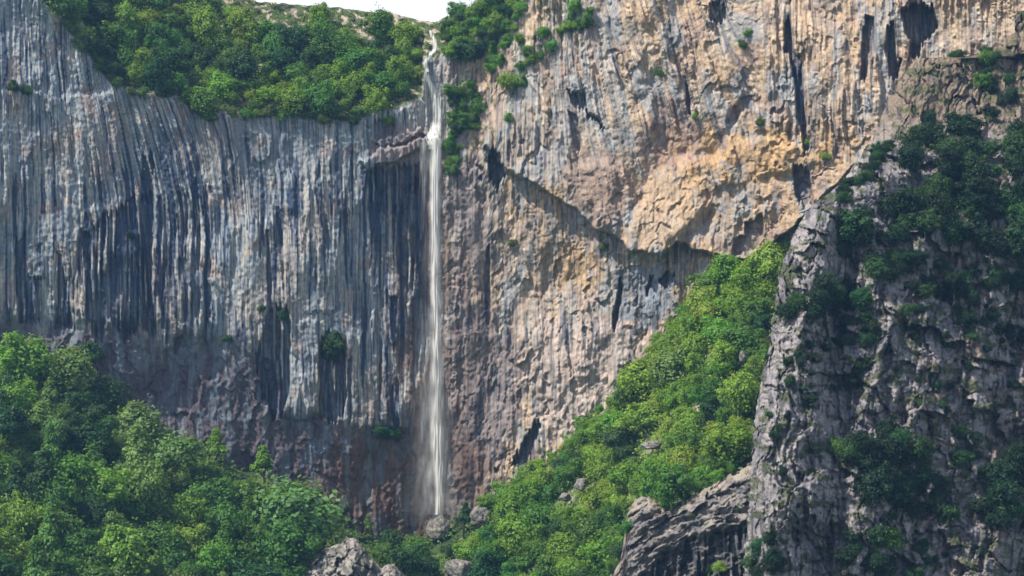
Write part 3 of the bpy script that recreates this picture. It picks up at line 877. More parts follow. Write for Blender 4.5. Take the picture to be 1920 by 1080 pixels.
# ---- sunny slope, right of the fall
SS = 'sunny_slope'
for form, u, v, r, tone, lab in [
    ('round', 1260, 905, 44, 'mid', 'large green tree growing on top of the tilted outcrop'),
    ('round', 1365, 830, 44, 'bright', 'round bright green tree against the foot of the grey bluff'),
    ('round', 1260, 690, 44, 'pale', 'pale leafy tree in the middle of the sunny slope'),
    ('round', 1505, 425, 22, 'bright', 'bright yellow green bush at the top of the bluff edge'),
    ('pointed', 868, 968, 22, 'dark', 'dark narrow tree between the two boulders at the waterfall foot'),
    ('pointed', 690, 985, 17, 'pale', 'small pale leafed young tree beside the crag left of the fall'),
    ('round', 1130, 1040, 40, 'bright', 'yellow green tree left of the tilted outcrop at the bottom'),
    ('round', 1395, 640, 34, 'mid', 'green tree against the left face of the grey bluff'),
    ('round', 738, 1012, 24, 'dark', 'dark green tree just right of the pale crag below the cliff'),
    ('broad', 776, 1030, 28, 'mid', 'spreading green tree left of the boulder under the waterfall'),
    ('round', 716, 1034, 20, 'mid', 'green tree pressed against the right side of the pale crag'),
    ('round', 800, 1062, 24, 'dark', 'dark green tree left of the pale boulder at the bottom edge'),
    ('broad', 920, 1040, 34, 'mid', 'spreading green tree right of the pale boulder at the bottom edge'),
    ('shrub', 852, 1028, 17, 'dark', 'dark bush between the two boulders below the waterfall'),
    ('broad', 1015, 970, 40, 'mid', 'green tree among the lower trees right of the fall foot'),
    ('round', 1065, 1030, 38, 'bright', 'large green tree left of the yellow green tree at the bottom'),
]:
    plant(form, u, v, r, tone, outcrop if 'on top of' in lab else slope, SS, lab)
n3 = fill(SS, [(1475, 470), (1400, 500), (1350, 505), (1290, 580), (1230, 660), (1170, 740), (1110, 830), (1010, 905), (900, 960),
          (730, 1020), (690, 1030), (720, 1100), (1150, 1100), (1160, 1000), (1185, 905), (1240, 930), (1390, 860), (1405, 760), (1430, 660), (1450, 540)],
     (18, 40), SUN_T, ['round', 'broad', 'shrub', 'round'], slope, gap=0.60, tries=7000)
n4 = fill('slope_edge', [(1480, 450), (1345, 490), (1300, 555), (1250, 605), (1190, 685), (1140, 742), (1060, 828), (950, 905), (880, 955),
                   (960, 940), (1100, 850), (1200, 730), (1300, 620), (1400, 520)],
     (10, 19), ['bright', 'yellow', 'yellow', 'bright'], ['shrub', 'round', 'round'], slope, gap=0.55, tries=3000, limit=70)

# ---- top slope above the rim
TS = 'rim_wood'
for form, u, v, r, tone, lab in [
    ('round', 710, 38, 30, 'mid', 'tall dark green tree standing on the skyline left of the stream'),
    ('round', 762, 62, 26, 'bright', 'bright yellow green tree right of the tall skyline tree'),
    ('round', 745, 130, 26, 'bright', 'bright green tree left of the upper stream'),
    ('round', 597, 26, 24, 'bright', 'bright green tree on the ridge left of the tall skyline tree'),
    ('round', 360, 22, 26, 'bright', 'bright green tree near the top edge above the left wall'),
    ('round', 262, 40, 20, 'yellow', 'small yellow green tree lit among dark trees near the top left'),
    ('round', 155, 62, 18, 'yellow', 'yellow green tree at the left end of the rim wood'),
    ('pointed', 368, 140, 16, 'yellow', 'slim yellow green sapling in the middle of the rim wood'),
    ('shrub', 730, 225, 12, 'bright', 'low bright shrub on the ledges left of the falling water'),
    ('round', 862, 18, 18, 'mid', 'small tree on the skyline right of the stream notch'),
    ('round', 905, 15, 26, 'mid', 'dark green tree on the crest right of the stream'),
    ('round', 935, 34, 20, 'bright', 'bright green tree at the left edge of the high right cliff'),
]:
    plant(form, u, v, r, tone, wall, TS, lab)
n5 = fill(TS, [(76, -40), (100, 22), (150, 78), (215, 140), (330, 165), (385, 195), (520, 190), (640, 212), (690, 190), (770, 170), (795, 110),
          (800, 70), (760, 60), (700, 70), (620, 60), (520, 50), (440, 30), (380, -10)],
     (13, 32), RIM_T, ['round', 'broad', 'broad', 'shrub'], wall, gap=0.66, tries=5000)
n6 = fill('crest_right', [(832, 60), (860, 36), (950, -20), (965, 0), (950, 60), (905, 90), (845, 110)], (11, 21), ['mid', 'bright', 'dark'], ['round', 'shrub'], wall, gap=0.55, tries=900)
fill('crest_right', [(905, 60), (955, 0), (985, -10), (965, 60), (935, 130), (912, 125)], (7, 14), ['mid', 'bright', 'bright'], ['shrub'], wall, gap=0.75, tries=500, limit=18)
fill('crest_right', [(965, 135), (1000, 80), (1060, 36), (1095, -10), (1118, 40), (1060, 78), (1012, 112), (978, 165)], (6, 12), ['bright', 'mid'], ['shrub'], wall, gap=0.85, tries=300, limit=14)
fill('gully_right', [(832, 255), (860, 245), (872, 300), (850, 325), (835, 300)], (6, 12), ['mid', 'bright'], ['shrub'], wall, gap=0.7, tries=300, limit=8)
n7 = fill('gully_right', [(838, 170), (880, 160), (905, 200), (890, 240), (845, 240), (834, 210)], (10, 18), ['mid', 'dark', 'mid'], ['round', 'shrub'], wall, gap=0.6, tries=500)
n8 = fill('rim_lip', [(70, -40), (88, 10), (152, 84), (215, 168), (330, 188), (390, 222), (520, 214), (650, 234), (700, 215), (700, 200), (640, 215), (520, 196), (400, 200), (330, 170), (220, 150), (160, 60), (100, -10), (90, -40)],
          (8, 14), ['mid', 'dark', 'olive', 'bright'], ['shrub', 'shrub', 'round'], wall, gap=0.6, tries=1200, limit=34)

# ---- shrubs holding on to the faces
for u, v, r, tone, lab in [
    (955, 152, 19, 'bright', 'round bright bush on the right cliff level with the upper stream'),
    (1075, 12, 18, 'bright', 'bright bush at the top edge of the high right cliff'),
    (1098, 40, 16, 'mid', 'green bush just below the topmost bush of the right cliff'),
    (1020, 62, 13, 'bright', 'narrow green bush left of the two bushes on the right cliff'),
    (990, 96, 13, 'mid', 'small bush on the slanting crack above the round bright bush'),
    (925, 112, 14, 'mid', 'green bush on the cliff edge right of the stream notch'),
    (975, 72, 12, 'bright', 'small bright bush beside the slanting crack of the right cliff'),
    (1240, 137, 9, 'mid', 'tiny bush alone on the grey streaked right cliff'),
    (1302, 217, 9, 'bright', 'tiny bright tuft on the ledge of the ochre cliff'),
    (1425, 228, 10, 'olive', 'small olive bush above the orange rock band'),
    (1512, 268, 9, 'bright', 'bright tuft at the foot of the long dark crack'),
    (1550, 292, 9, 'yellow', 'yellow green tuft right of the orange rock band'),
    (1402, 62, 8, 'bright', 'tiny tuft near the top of the right cliff'),
    (1394, 84, 9, 'olive', 'tiny olive tuft under another near the top right'),
    (954, 220, 11, 'mid', 'small bush on the right cliff below the round bright bush'),
    (846, 268, 12, 'mid', 'green bush just right of the lip of the fall'),
    (852, 298, 9, 'bright', 'bright low tuft below the bush at the fall lip'),
    (1131, 462, 9, 'olive', 'small bush hanging in the shadow under the great overhang'),
    (626, 640, 24, 'dark', 'dark bush crowning a dark alcove in the left wall'),
    (620, 664, 16, 'deep', 'very dark bush low inside the alcove of the left wall'),
    (712, 808, 15, 'dark', 'dark bush on the small ledge near the wall foot'),
    (735, 812, 15, 'dark', 'dark bush right half of the ledge clump near the wall foot'),
    (530, 592, 11, 'dark', 'small dark bush over the slot in the left wall'),
    (426, 634, 8, 'dark', 'tiny dark tuft on the left wall above the wood'),
    (490, 578, 8, 'dark', 'tiny dark tuft left of the slot in the left wall'),
    (960, 455, 8, 'olive', 'tiny olive tuft on the grey wall right of the fall'),
    (245, 440, 9, 'deep', 'dark tuft inside the arched alcove of the left wall'),
    (25, 160, 14, 'dark', 'dark clump on the ledge at the left photo edge'),
    (50, 168, 12, 'dark', 'dark clump right of the one at the left edge'),
    (170, 660, 24, 'dark', 'dark bush against the wall above the left wood'),
    (895, 950, 0.1, 'dark', None),
]:
    if lab: plant('shrub', u, v, r, tone, wall, 'wall', lab)

# ---- shrubs of the near bluff
BL = 'bluff'
for form, u, v, r, tone, lab in [
    ('shrub', 1562, 838, 24, 'mid', 'lit green bush at the left end of the big dark thicket on the bluff'),
    ('round', 1600, 420, 36, 'dark', 'dark tree in the cleft behind the bluff left buttress'),
    ('round', 1668, 1015, 36, 'mid', 'dark green tree near the bottom of the bluff'),
    ('round', 1848, 108, 16, 'mid', 'small green tree on the brown shoulder top of the bluff'),
    ('round', 1840, 150, 16, 'mid', 'green bush hanging down the brown shoulder of the bluff'),
]:
    plant(form, u, v, r, tone, bluff, BL, lab)
BZ = [  # patches of scrub on the bluff: outline, crown radii, how many at most
    ([(1680, 260), (1730, 225), (1790, 215), (1830, 240), (1930, 230), (1930, 320), (1850, 350), (1760, 320), (1690, 290)], (18, 32), 20),
    ([(1660, 370), (1700, 350), (1780, 340), (1930, 320), (1930, 470), (1860, 460), (1760, 430), (1690, 420), (1640, 400)], (18, 32), 23),
    ([(1560, 365), (1600, 330), (1640, 290), (1665, 250), (1670, 270), (1640, 320), (1590, 370)], (9, 16), 14),
    ([(1790, 100), (1850, 88), (1870, 100), (1860, 170), (1835, 190), (1846, 120)], (9, 14), 8),
    ([(1570, 400), (1630, 390), (1640, 460), (1600, 490), (1570, 450)], (16, 26), 6),
    ([(1630, 440), (1690, 420), (1700, 470), (1680, 520), (1640, 510)], (16, 26), 7),
    ([(1700, 480), (1750, 490), (1800, 500), (1930, 500), (1930, 560), (1820, 560), (1700, 550)], (11, 20), 20),
    ([(1470, 590), (1520, 530), (1570, 500), (1620, 560), (1660, 590), (1640, 620), (1560, 620), (1480, 620)], (14, 24), 16),
    ([(1570, 630), (1640, 620), (1650, 660), (1610, 730), (1575, 700)], (12, 20), 8),
    ([(1500, 640), (1560, 630), (1550, 670), (1500, 690)], (9, 16), 5),
    ([(1590, 840), (1640, 790), (1720, 790), (1740, 860), (1700, 930), (1640, 920), (1590, 880)], (20, 34), 16),
    ([(1690, 900), (1750, 880), (1790, 960), (1760, 980), (1710, 970)], (16, 26), 8),
    ([(1780, 830), (1800, 800), (1830, 800), (1830, 860), (1790, 860)], (12, 20), 5),
    ([(1850, 870), (1930, 840), (1940, 1000), (1860, 1000), (1830, 930)], (20, 32), 12),
    ([(1580, 1010), (1640, 970), (1690, 1000), (1680, 1070), (1600, 1070), (1570, 1040)], (14, 24), 9),
    ([(1405, 1010), (1450, 960), (1470, 1000), (1450, 1080), (1410, 1070)], (11, 18), 7),
    ([(1720, 1030), (1750, 1000), (1760, 1060), (1720, 1080)], (7, 12), 4),
    ([(1880, 600), (1920, 600), (1920, 650), (1890, 650)], (11, 17), 3),
    ([(1500, 720), (1530, 690), (1540, 740), (1510, 770)], (7, 13), 4),
    ([(1780, 560), (1830, 560), (1840, 610), (1790, 610)], (9, 15), 4),
    ([(1860, 180), (1900, 140), (1900, 210), (1860, 215)], (9, 15), 5),
    ([(1440, 640), (1600, 700), (1560, 800), (1500, 1000), (1430, 900)], (5, 11), 18),
    ([(1700, 560), (1900, 580), (1900, 700), (1780, 680), (1660, 640)], (7, 14), 14),
    ([(1600, 1000), (1780, 900), (1860, 1060), (1700, 1080)], (5, 10), 10),
    ([(1650, 620), (1920, 640), (1920, 800), (1700, 760)], (5, 10), 18),
]
for poly, rr, lim in BZ:
    fill(BL, poly, rr, ['dark', 'deep', 'deep', 'dark', 'deep', 'deep'], (['shrub', 'broad', 'round'] if rr[1] >= 20 else ['shrub', 'shrub', 'broad']), bluff, gap=0.46, tries=500, limit=lim)
for u, v, r, tone in [(1250, 940, 20, 'mid'), (1215, 918, 10, 'dark'), (1285, 925, 16, 'dark'), (1315, 912, 12, 'mid'), (1345, 893, 12, 'bright'), (1372, 878, 10, 'mid'), (1180, 990, 14, 'mid'), (1160, 1030, 18, 'dark'), (1150, 1062, 18, 'mid'), (1300, 965, 8, 'olive'), (1350, 1062, 12, 'bright'), (1385, 955, 10, 'olive'), (1330, 1066, 9, 'yellow'), (1395, 1070, 10, 'bright')]:
    plant('shrub', u, v, r, tone, outcrop, 'outcrop')
print('PLANTS', len(PLANTS), {k: sum(1 for p in PLANTS if p['region'] == k) for k in set(p['region'] for p in PLANTS)},
      {k: sum(1 for p in PLANTS if p['form'] == k) for k in P_R})

# ------------------------------------------------------------------ undergrowth and turf between the trees
def cover(name, fn, U, V, size, base_col, var, label, seed, up=0.7, off=0.15, rise=0.0):
    r = np.random.default_rng(seed)
    D = fn(U[None, :], V[None, :])[0] - off
    P = to_world(U, V, D)
    n = len(U)
    k = 4
    P = np.repeat(P, k, 0) + r.normal(0, 1, (n * k, 3)) * size * 1.4 * np.array([1, 0.7, 0.8]) + np.repeat(np.stack([0 * U, -rise * 0.3 * (1 + 0 * U), rise * r.uniform(0, 1, n) * (0.5 + fbm(U / 14, V / 10, 2, seed + 5))], 1), k, 0)
    N = np.tile([0, -0.5, up], (n * k, 1)) + r.normal(0, 0.3, (n * k, 3))
    Vt, Q = leaf_quads(r, P, N, size, 0.6)
    t = np.repeat(r.uniform(1 - var, 1 + var, n), k) * r.uniform(0.8, 1.2, n * k)
    c = np.array(base_col)
    if c.ndim == 1: c = np.tile(c, (n, 1))
    c = np.repeat(c, k, 0) * t[:, None]
    me = mesh_np(name, Vt, Q, mats=(M_LEAF,), color=np.repeat(c, 4, 0), smooth=False)
    o = link(bpy.data.objects.new(name, me))
    o.color = (1, 1, 1, 1)
    tag(o, label, None, None, 'stuff')
    return o

def scatter(n, poly, seed, dens=None):
    r = np.random.default_rng(seed)
    xs = [p[0] for p in poly]; ys = [p[1] for p in poly]
    u = r.uniform(min(xs), max(xs), n); v = r.uniform(min(ys), max(ys), n)
    m = poly_sd(u, v, poly) > 0
    if dens is not None: m &= r.random(n) < dens(u, v)
    return u[m], v[m]

U, V = scatter(26000, [(-140, 600), (60, 660), (200, 738), (400, 855), (600, 955), (700, 1010), (800, 1008), (880, 968), (1060, 842),
                      (1190, 700), (1300, 570), (1345, 510), (1480, 475), (1500, 440), (1540, 500), (1480, 1200), (-140, 1200)], 901)
base = np.where((sst(950, 1200, U) * sst(-60, 60, 240 - (V - slope_top(U))))[:, None] > 0.5, np.array([[0.23, 0.34, 0.055]]), np.array([[0.10, 0.19, 0.045]]))
cover('undergrowth', slope, U, V, 0.42, base, 0.3, 'low green undergrowth covering the slopes under the trees', 902, rise=5.0)
U, V = scatter(15000, [(92, -60), (150, 80), (215, 166), (330, 190), (385, 224), (520, 214), (640, 236), (700, 212), (790, 185), (800, 110),
                      (830, 95), (900, 62), (950, -20), (905, -10), (845, 30), (815, 45), (780, 40), (640, 18), (480, 6), (400, -60)], 903,
                lambda u, v: np.clip(0.8 - 1.2 * sst(0.0, 0.3, fbm(u / 16, v / 9, 3, 151)), 0.05, 1))
cover('turf', wall, U, V, 0.30, (0.13, 0.19, 0.04), 0.35, 'grass and low scrub on the slope above the cliff rim', 904, rise=0.8)
U, V = scatter(22000, [(1400, 700), (1480, 470), (1530, 385), (1650, 228), (1722, 104), (1850, 98), (2060, 40), (2060, 1200), (1395, 1200)], 905,
                lambda u, v: sst(0.06, 0.28, fbm(u / 34, v / 18, 4, 316)) * 0.9 + 0.01)
cover('moss_and_scrub', bluff, U, V, 0.17, (0.055, 0.085, 0.030), 0.4, 'thin scrub and moss on ledges of the near bluff', 906, off=0.05, rise=0.5)
U, V = scatter(5200, [(880, 240), (900, 120), (940, 10), (1110, -20), (1110, 50), (1040, 100), (980, 160), (940, 240), (860, 320), (830, 330), (835, 240)], 907,
                lambda u, v: sst(0.05, 0.25, fbm(u / 22, v / 26, 3, 321)))
cover('ivy', wall, U, V, 0.22, (0.11, 0.17, 0.04), 0.35, 'green creepers on the cliff edge right of the stream', 908)

# ------------------------------------------------------------------ boulders
def boulder(u, v, wpx, hpx, fn, seed, label, toward=1.0, tone=(0.26, 0.24, 0.235), depth=None):
    r = np.random.default_rng(seed)
    n1, n2 = 56, 40
    th = np.linspace(0, 2 * math.pi, n1, endpoint=False); ph = np.linspace(0.02, math.pi - 0.02, n2)
    TH, PH = np.meshgrid(th, ph)
    d = np.stack([np.cos(TH) * np.sin(PH), np.sin(TH) * np.sin(PH), np.cos(PH)], -1)
    rad = np.full(TH.shape, 1.0)
    for k in range(22):                                  # cut by random planes: flat faces, hard edges
        nrm = sph(r, 1)[0]; off = r.uniform(0.62, 0.95)
        dt = d @ nrm
        rad = np.minimum(rad, np.where(dt > 0.05, off / np.maximum(dt, 0.05), 9))
    x = TH * 3.0; y = PH * 4.0
    edge_w = np.sin(PH)
    rad = rad * (1 + edge_w * (0.14 * fbm(np.cos(TH) * 3 + 7, PH * 3 + np.sin(TH) * 3, 4, seed) + 0.09 * fbm(np.cos(TH) * 9, PH * 8 + np.sin(TH) * 9, 3, seed + 5)))
    D = (surf(fn, u, v) if depth is None else depth) - toward
    m = D / F_PX
    P = d * rad[..., None] * np.array([wpx / 2 * m, wpx / 2 * m * 0.8, hpx / 2 * m])
    P[..., 2] += 0.0
    nv = n1 * n2
    i = np.arange(n2 - 1)[:, None] * n1 + np.arange(n1)[None, :]
    j = np.arange(n2 - 1)[:, None] * n1 + (np.arange(n1)[None, :] + 1) % n1
    Q = np.stack([i, i + n1, j + n1, j], -1).reshape(-1, 4)
    n_ = fbm(np.cos(TH) * 2 + 3, PH * 2 + np.sin(TH) * 2, 3, seed + 9)
    C = mix(np.broadcast_to(np.array(tone), TH.shape + (3,)), np.array(tone) * 0.55, sst(0, 0.4, n_))
    C = mix(C, col(0.055, 0.07, 0.03), 0.8 * sst(0.08, 0.3, fbm(np.cos(TH) * 4, PH * 4 + np.sin(TH) * 4, 3, seed + 12)))
    me = mesh_np('boulder', P, Q, mats=(M_BLUFF,), color=C)
    o = link(bpy.data.objects.new('boulder', me))
    o.location = to_world(np.array([float(u)]), np.array([float(v)]), np.array([D]))[0]
    tag(o, label, 'boulder', 'boulders among the trees')
    return o
boulder(824, 990, 50, 56, slope, 61, 'large grey boulder directly under the foot of the waterfall', 5)
boulder(900, 968, 36, 52, slope, 62, 'upright grey boulder right of the dark narrow tree at the fall foot', 5)
boulder(862, 1074, 66, 60, slope, 63, 'pale rounded boulder at the bottom edge below the waterfall', 18)
boulder(1060, 932, 26, 20, slope, 64, 'small pale boulder low on the sunny slope', 9)
boulder(1092, 908, 32, 30, slope, 65, 'grey boulder among dark shrubs in the middle of the lower slope', 9)
boulder(1224, 836, 44, 18, slope, 66, 'flat pale boulder high among trees on the sunny slope', 9)
boulder(645, 948, 26, 40, slope, 67, 'dark upright boulder against the cliff right of the huge tree', 5, tone=(0.10, 0.10, 0.11))
boulder(1392, 668, 14, 26, slope, 68, 'small pale boulder beside the left face of the grey bluff', 9)

# crag at the bottom, left of the fall
_ct = line_fn([(560, 1110), (578, 1050), (590, 1038), (612, 1030), (630, 1022), (652, 1010), (668, 1010), (682, 1026), (694, 1044), (704, 1058), (716, 1066), (730, 1056), (744, 1062), (760, 1082), (800, 1080), (860, 1110)])
def crag_top(u):
    return _ct(u) + 7 * fbm(u / 14, u * 0 + 2.2, 3, 520)
def crag(u, v, want_color=False):
    wu = u + 6 * fbm(u / 20, v / 20, 3, 501); wv = v + 6 * fbm(u / 20, v / 20, 3, 502)
    dn = np.maximum(0, v - crag_top(u))
    D = 655 - 0.12 * dn + 6 * np.exp(-dn / 9.0)
    b1, be, bv, btl = cells(wu / 26, wv / 34, 503); c1, ce, cv, ctl = cells(wu / 9, wv / 11, 504)
    D = D + 3.0 * btl + 2.0 * (bv - 0.5) + 1.3 * ctl + 0.7 * (cv - 0.5) + 0.5 * fbm(u / 6, v / 6, 3, 505) + 1.0 * sst(0.1, 0, be)
    if not want_color: return D
    C = mix(np.broadcast_to(col(0.31, 0.285, 0.27), u.shape + (3,)), col(0.17, 0.16, 0.165), sst(-0.1, 0.3, fbm(u / 18, v / 20, 3, 506)))
    C = mix(C, col(0.06, 0.075, 0.03), 0.8 * sst(0.12, 0.3, fbm(u / 13, v / 11, 3, 507)))
    return D, C * (1 - 0.5 * sst(0.1, 0, be))[..., None]
o = sheet('rock_crag', np.arange(556, 768, STEP), crag_top, lambda x: np.full(x.shape, 1240.0), 110, crag, M_BLUFF, back=14)
tag(o, 'pale jagged rock crag at the bottom left of the waterfall', None, None, 'structure')

# ------------------------------------------------------------------ the waterfall
def water_material():
    m, nt, out = mat_new('falling_water')
    L = nt.links.new
    at = nt.nodes.new('ShaderNodeAttribute'); at.attribute_name = 'tone'
    b = nt.nodes.new('ShaderNodeBsdfPrincipled')
    b.inputs['Base Color'].default_value = (0.93, 0.92, 0.91, 1)
    b.inputs['Roughness'].default_value = 0.5
    t = nt.nodes.new('ShaderNodeBsdfTranslucent'); t.inputs['Color'].default_value = (0.93, 0.92, 0.91, 1)
    m1 = nt.nodes.new('ShaderNodeMixShader'); m1.inputs['Fac'].default_value = 0.45
    L(b.outputs['BSDF'], m1.inputs[1]); L(t.outputs['BSDF'], m1.inputs[2])
    tr = nt.nodes.new('ShaderNodeBsdfTransparent')
    m2 = nt.nodes.new('ShaderNodeMixShader')
    L(at.outputs['Fac'], m2.inputs['Fac']); L(tr.outputs['BSDF'], m2.inputs[1]); L(m1.outputs['Shader'], m2.inputs[2])
    L(m2.outputs['Shader'], out.inputs['Surface'])
    return m
M_WATER = water_material()
fall_root = bpy.data.objects.new('waterfall', None); COL.objects.link(fall_root)
tag(fall_root, 'tall thin white waterfall dropping from a notch in the cliff rim', 'waterfall')
_fd = surf(wall, 818, 600)
fall_root.location = to_world(np.array([822.0]), np.array([985.0]), np.array([_fd - 8]))[0]

def water_sheet(name, path, width, dens, depth_fn, bulge, seed, cols=36, rows=420, fine=5.0, long=60.0, contrast=0.5):
    """path: (v, u) pairs; width, dens as (v, value) pairs; a curved veil, convex to the viewer"""
    pv = [p[0] for p in path]; pu = [p[1] for p in path]
    vv = np.linspace(pv[0], pv[-1], rows)[:, None]; ss = np.linspace(-1, 1, cols)[None, :]
    cu = np.interp(vv, pv, pu); w = np.interp(vv, *zip(*width)); dn = np.interp(vv, *zip(*dens))
    U = cu + ss * w + 1.2 * noise(vv / 40, vv * 0 + seed, seed); Vv = np.broadcast_to(vv, U.shape).copy()
    D = depth_fn(cu, vv) - bulge * np.sqrt(np.clip(1 - ss ** 2, 0, 1)) + 0.35 * noise(U / 3, Vv / 50, seed + 1)
    a = dn * np.exp(-(ss / 0.60) ** 2 * 1.2) * (1 - sst(0.8, 1.0, np.abs(ss)))
    st = noise(U / fine, Vv / long, seed + 2) + 0.6 * noise(U / (fine * 0.45), Vv / (long * 0.5), seed + 3)
    a = a * np.clip(1 + contrast * 2.2 * st, 0, 2.2) * (1 + 0.7 * noise(U / 14, Vv / 30, seed + 4)) * (1 + 0.5 * noise(U / 60, Vv / 75, seed + 6))
    a[0] = 0; a[-1] = 0
    a = np.clip(a, 0, 0.97)
    me = mesh_np(name, to_world(U, Vv, D) - np.array(fall_root.location), grid_quads(rows, cols), mats=(M_WATER,), color=np.repeat(a[..., None], 3, -1))
    o = link(bpy.data.objects.new(name, me), fall_root)
    return o
lip_d = float(np.min(wall(np.arange(800, 840, 4.0), np.full(10, 268.0))))
def stream_d(cu, vv):
    d = wall(cu + 0 * vv, vv + 0 * cu)
    k = np.ones(25) / 25
    return np.convolve(np.pad(d[:, 0], 12, mode='edge'), k, 'valid')[:, None] - 1.5
def free_d(cu, vv):
    wd = np.min(np.stack([wall(cu + du + 0 * vv, vv + 0 * cu)[:, 0] for du in (-18, -9, 0, 9, 18)]), 0)
    near = np.minimum.accumulate(wd)
    return (np.minimum(near, lip_d) * 0 + min(near.min(), lip_d))[:, None] - 1.0 - (vv - 262) * 0.002
water_sheet('upper_stream', [(56, 806), (75, 814), (92, 818), (104, 806), (118, 797), (135, 801)], [(56, 4), (75, 7), (100, 9), (135, 5)],
            [(56, 0.5), (85, 0.95), (100, 0.8), (120, 0.45), (135, 0.6)], stream_d, 0.8, 601, 20, 80, 4, 16)
water_sheet('upper_cascade', [(132, 801), (150, 804), (170, 813), (190, 820), (215, 824), (238, 818), (262, 812)],
            [(132, 4), (160, 8), (200, 14), (238, 14), (262, 14)], [(132, 1.2), (170, 1.5), (200, 1.0), (225, 1.2), (262, 2.2)], stream_d, 0.9, 611, 26, 120, 3.5, 24)
water_sheet('side_trickle', [(140, 799), (180, 797), (235, 800)], [(140, 1.5), (235, 2)], [(140, 0.3), (235, 0.2)], stream_d, 0.2, 621, 6, 60, 3, 20)
water_sheet('ledge_splash', [(236, 816), (250, 812), (266, 810), (280, 812)], [(236, 8), (252, 16), (268, 22), (280, 18)],
            [(236, 0.9), (255, 1.3), (280, 0.7)], stream_d, 1.6, 631, 28, 50, 4, 10, 0.7)
water_sheet('main_fall', [(258, 818), (300, 817), (400, 815), (520, 817), (640, 819), (760, 818), (860, 822), (930, 825), (966, 822)],
            [(258, 11), (300, 13), (400, 12), (520, 13), (640, 14), (760, 16), (830, 18), (900, 12), (966, 8)],
            [(258, 1.7), (300, 1.9), (420, 1.7), (560, 1.35), (700, 1.2), (800, 1.25), (900, 1.7), (966, 1.6)], lambda c, v: free_d(c, v) - 1.2, 2.6, 641, 40, 520, 5.0, 120, 0.20)
water_sheet('falling_spray', [(262, 814), (400, 814), (600, 819), (800, 821), (966, 823)],
            [(262, 20), (350, 24), (500, 26), (700, 32), (860, 48), (966, 62)],
            [(262, 0.10), (400, 0.18), (600, 0.24), (800, 0.30), (930, 0.34), (966, 0.15)], lambda c, v: free_d(c, v) + 0.9, 1.6, 651, 44, 420, 9, 90, 0.35)
water_sheet('left_veil', [(266, 795), (330, 794), (420, 795), (560, 800)], [(266, 10), (330, 9), (420, 11), (560, 14)],
            [(266, 0.35), (330, 0.22), (420, 0.12), (560, 0.0)], lambda c, v: free_d(c, v) + 0.6, 0.8, 661, 26, 220, 3.5, 60)
water_sheet('left_spray', [(520, 795), (700, 795), (850, 800), (985, 806)], [(520, 20), (700, 26), (850, 42), (985, 60)],
            [(520, 0.0), (640, 0.12), (800, 0.18), (930, 0.24), (985, 0.1)], lambda c, v: free_d(c, v) + 1.5, 1.5, 671, 34, 260, 16, 110, 0.25)

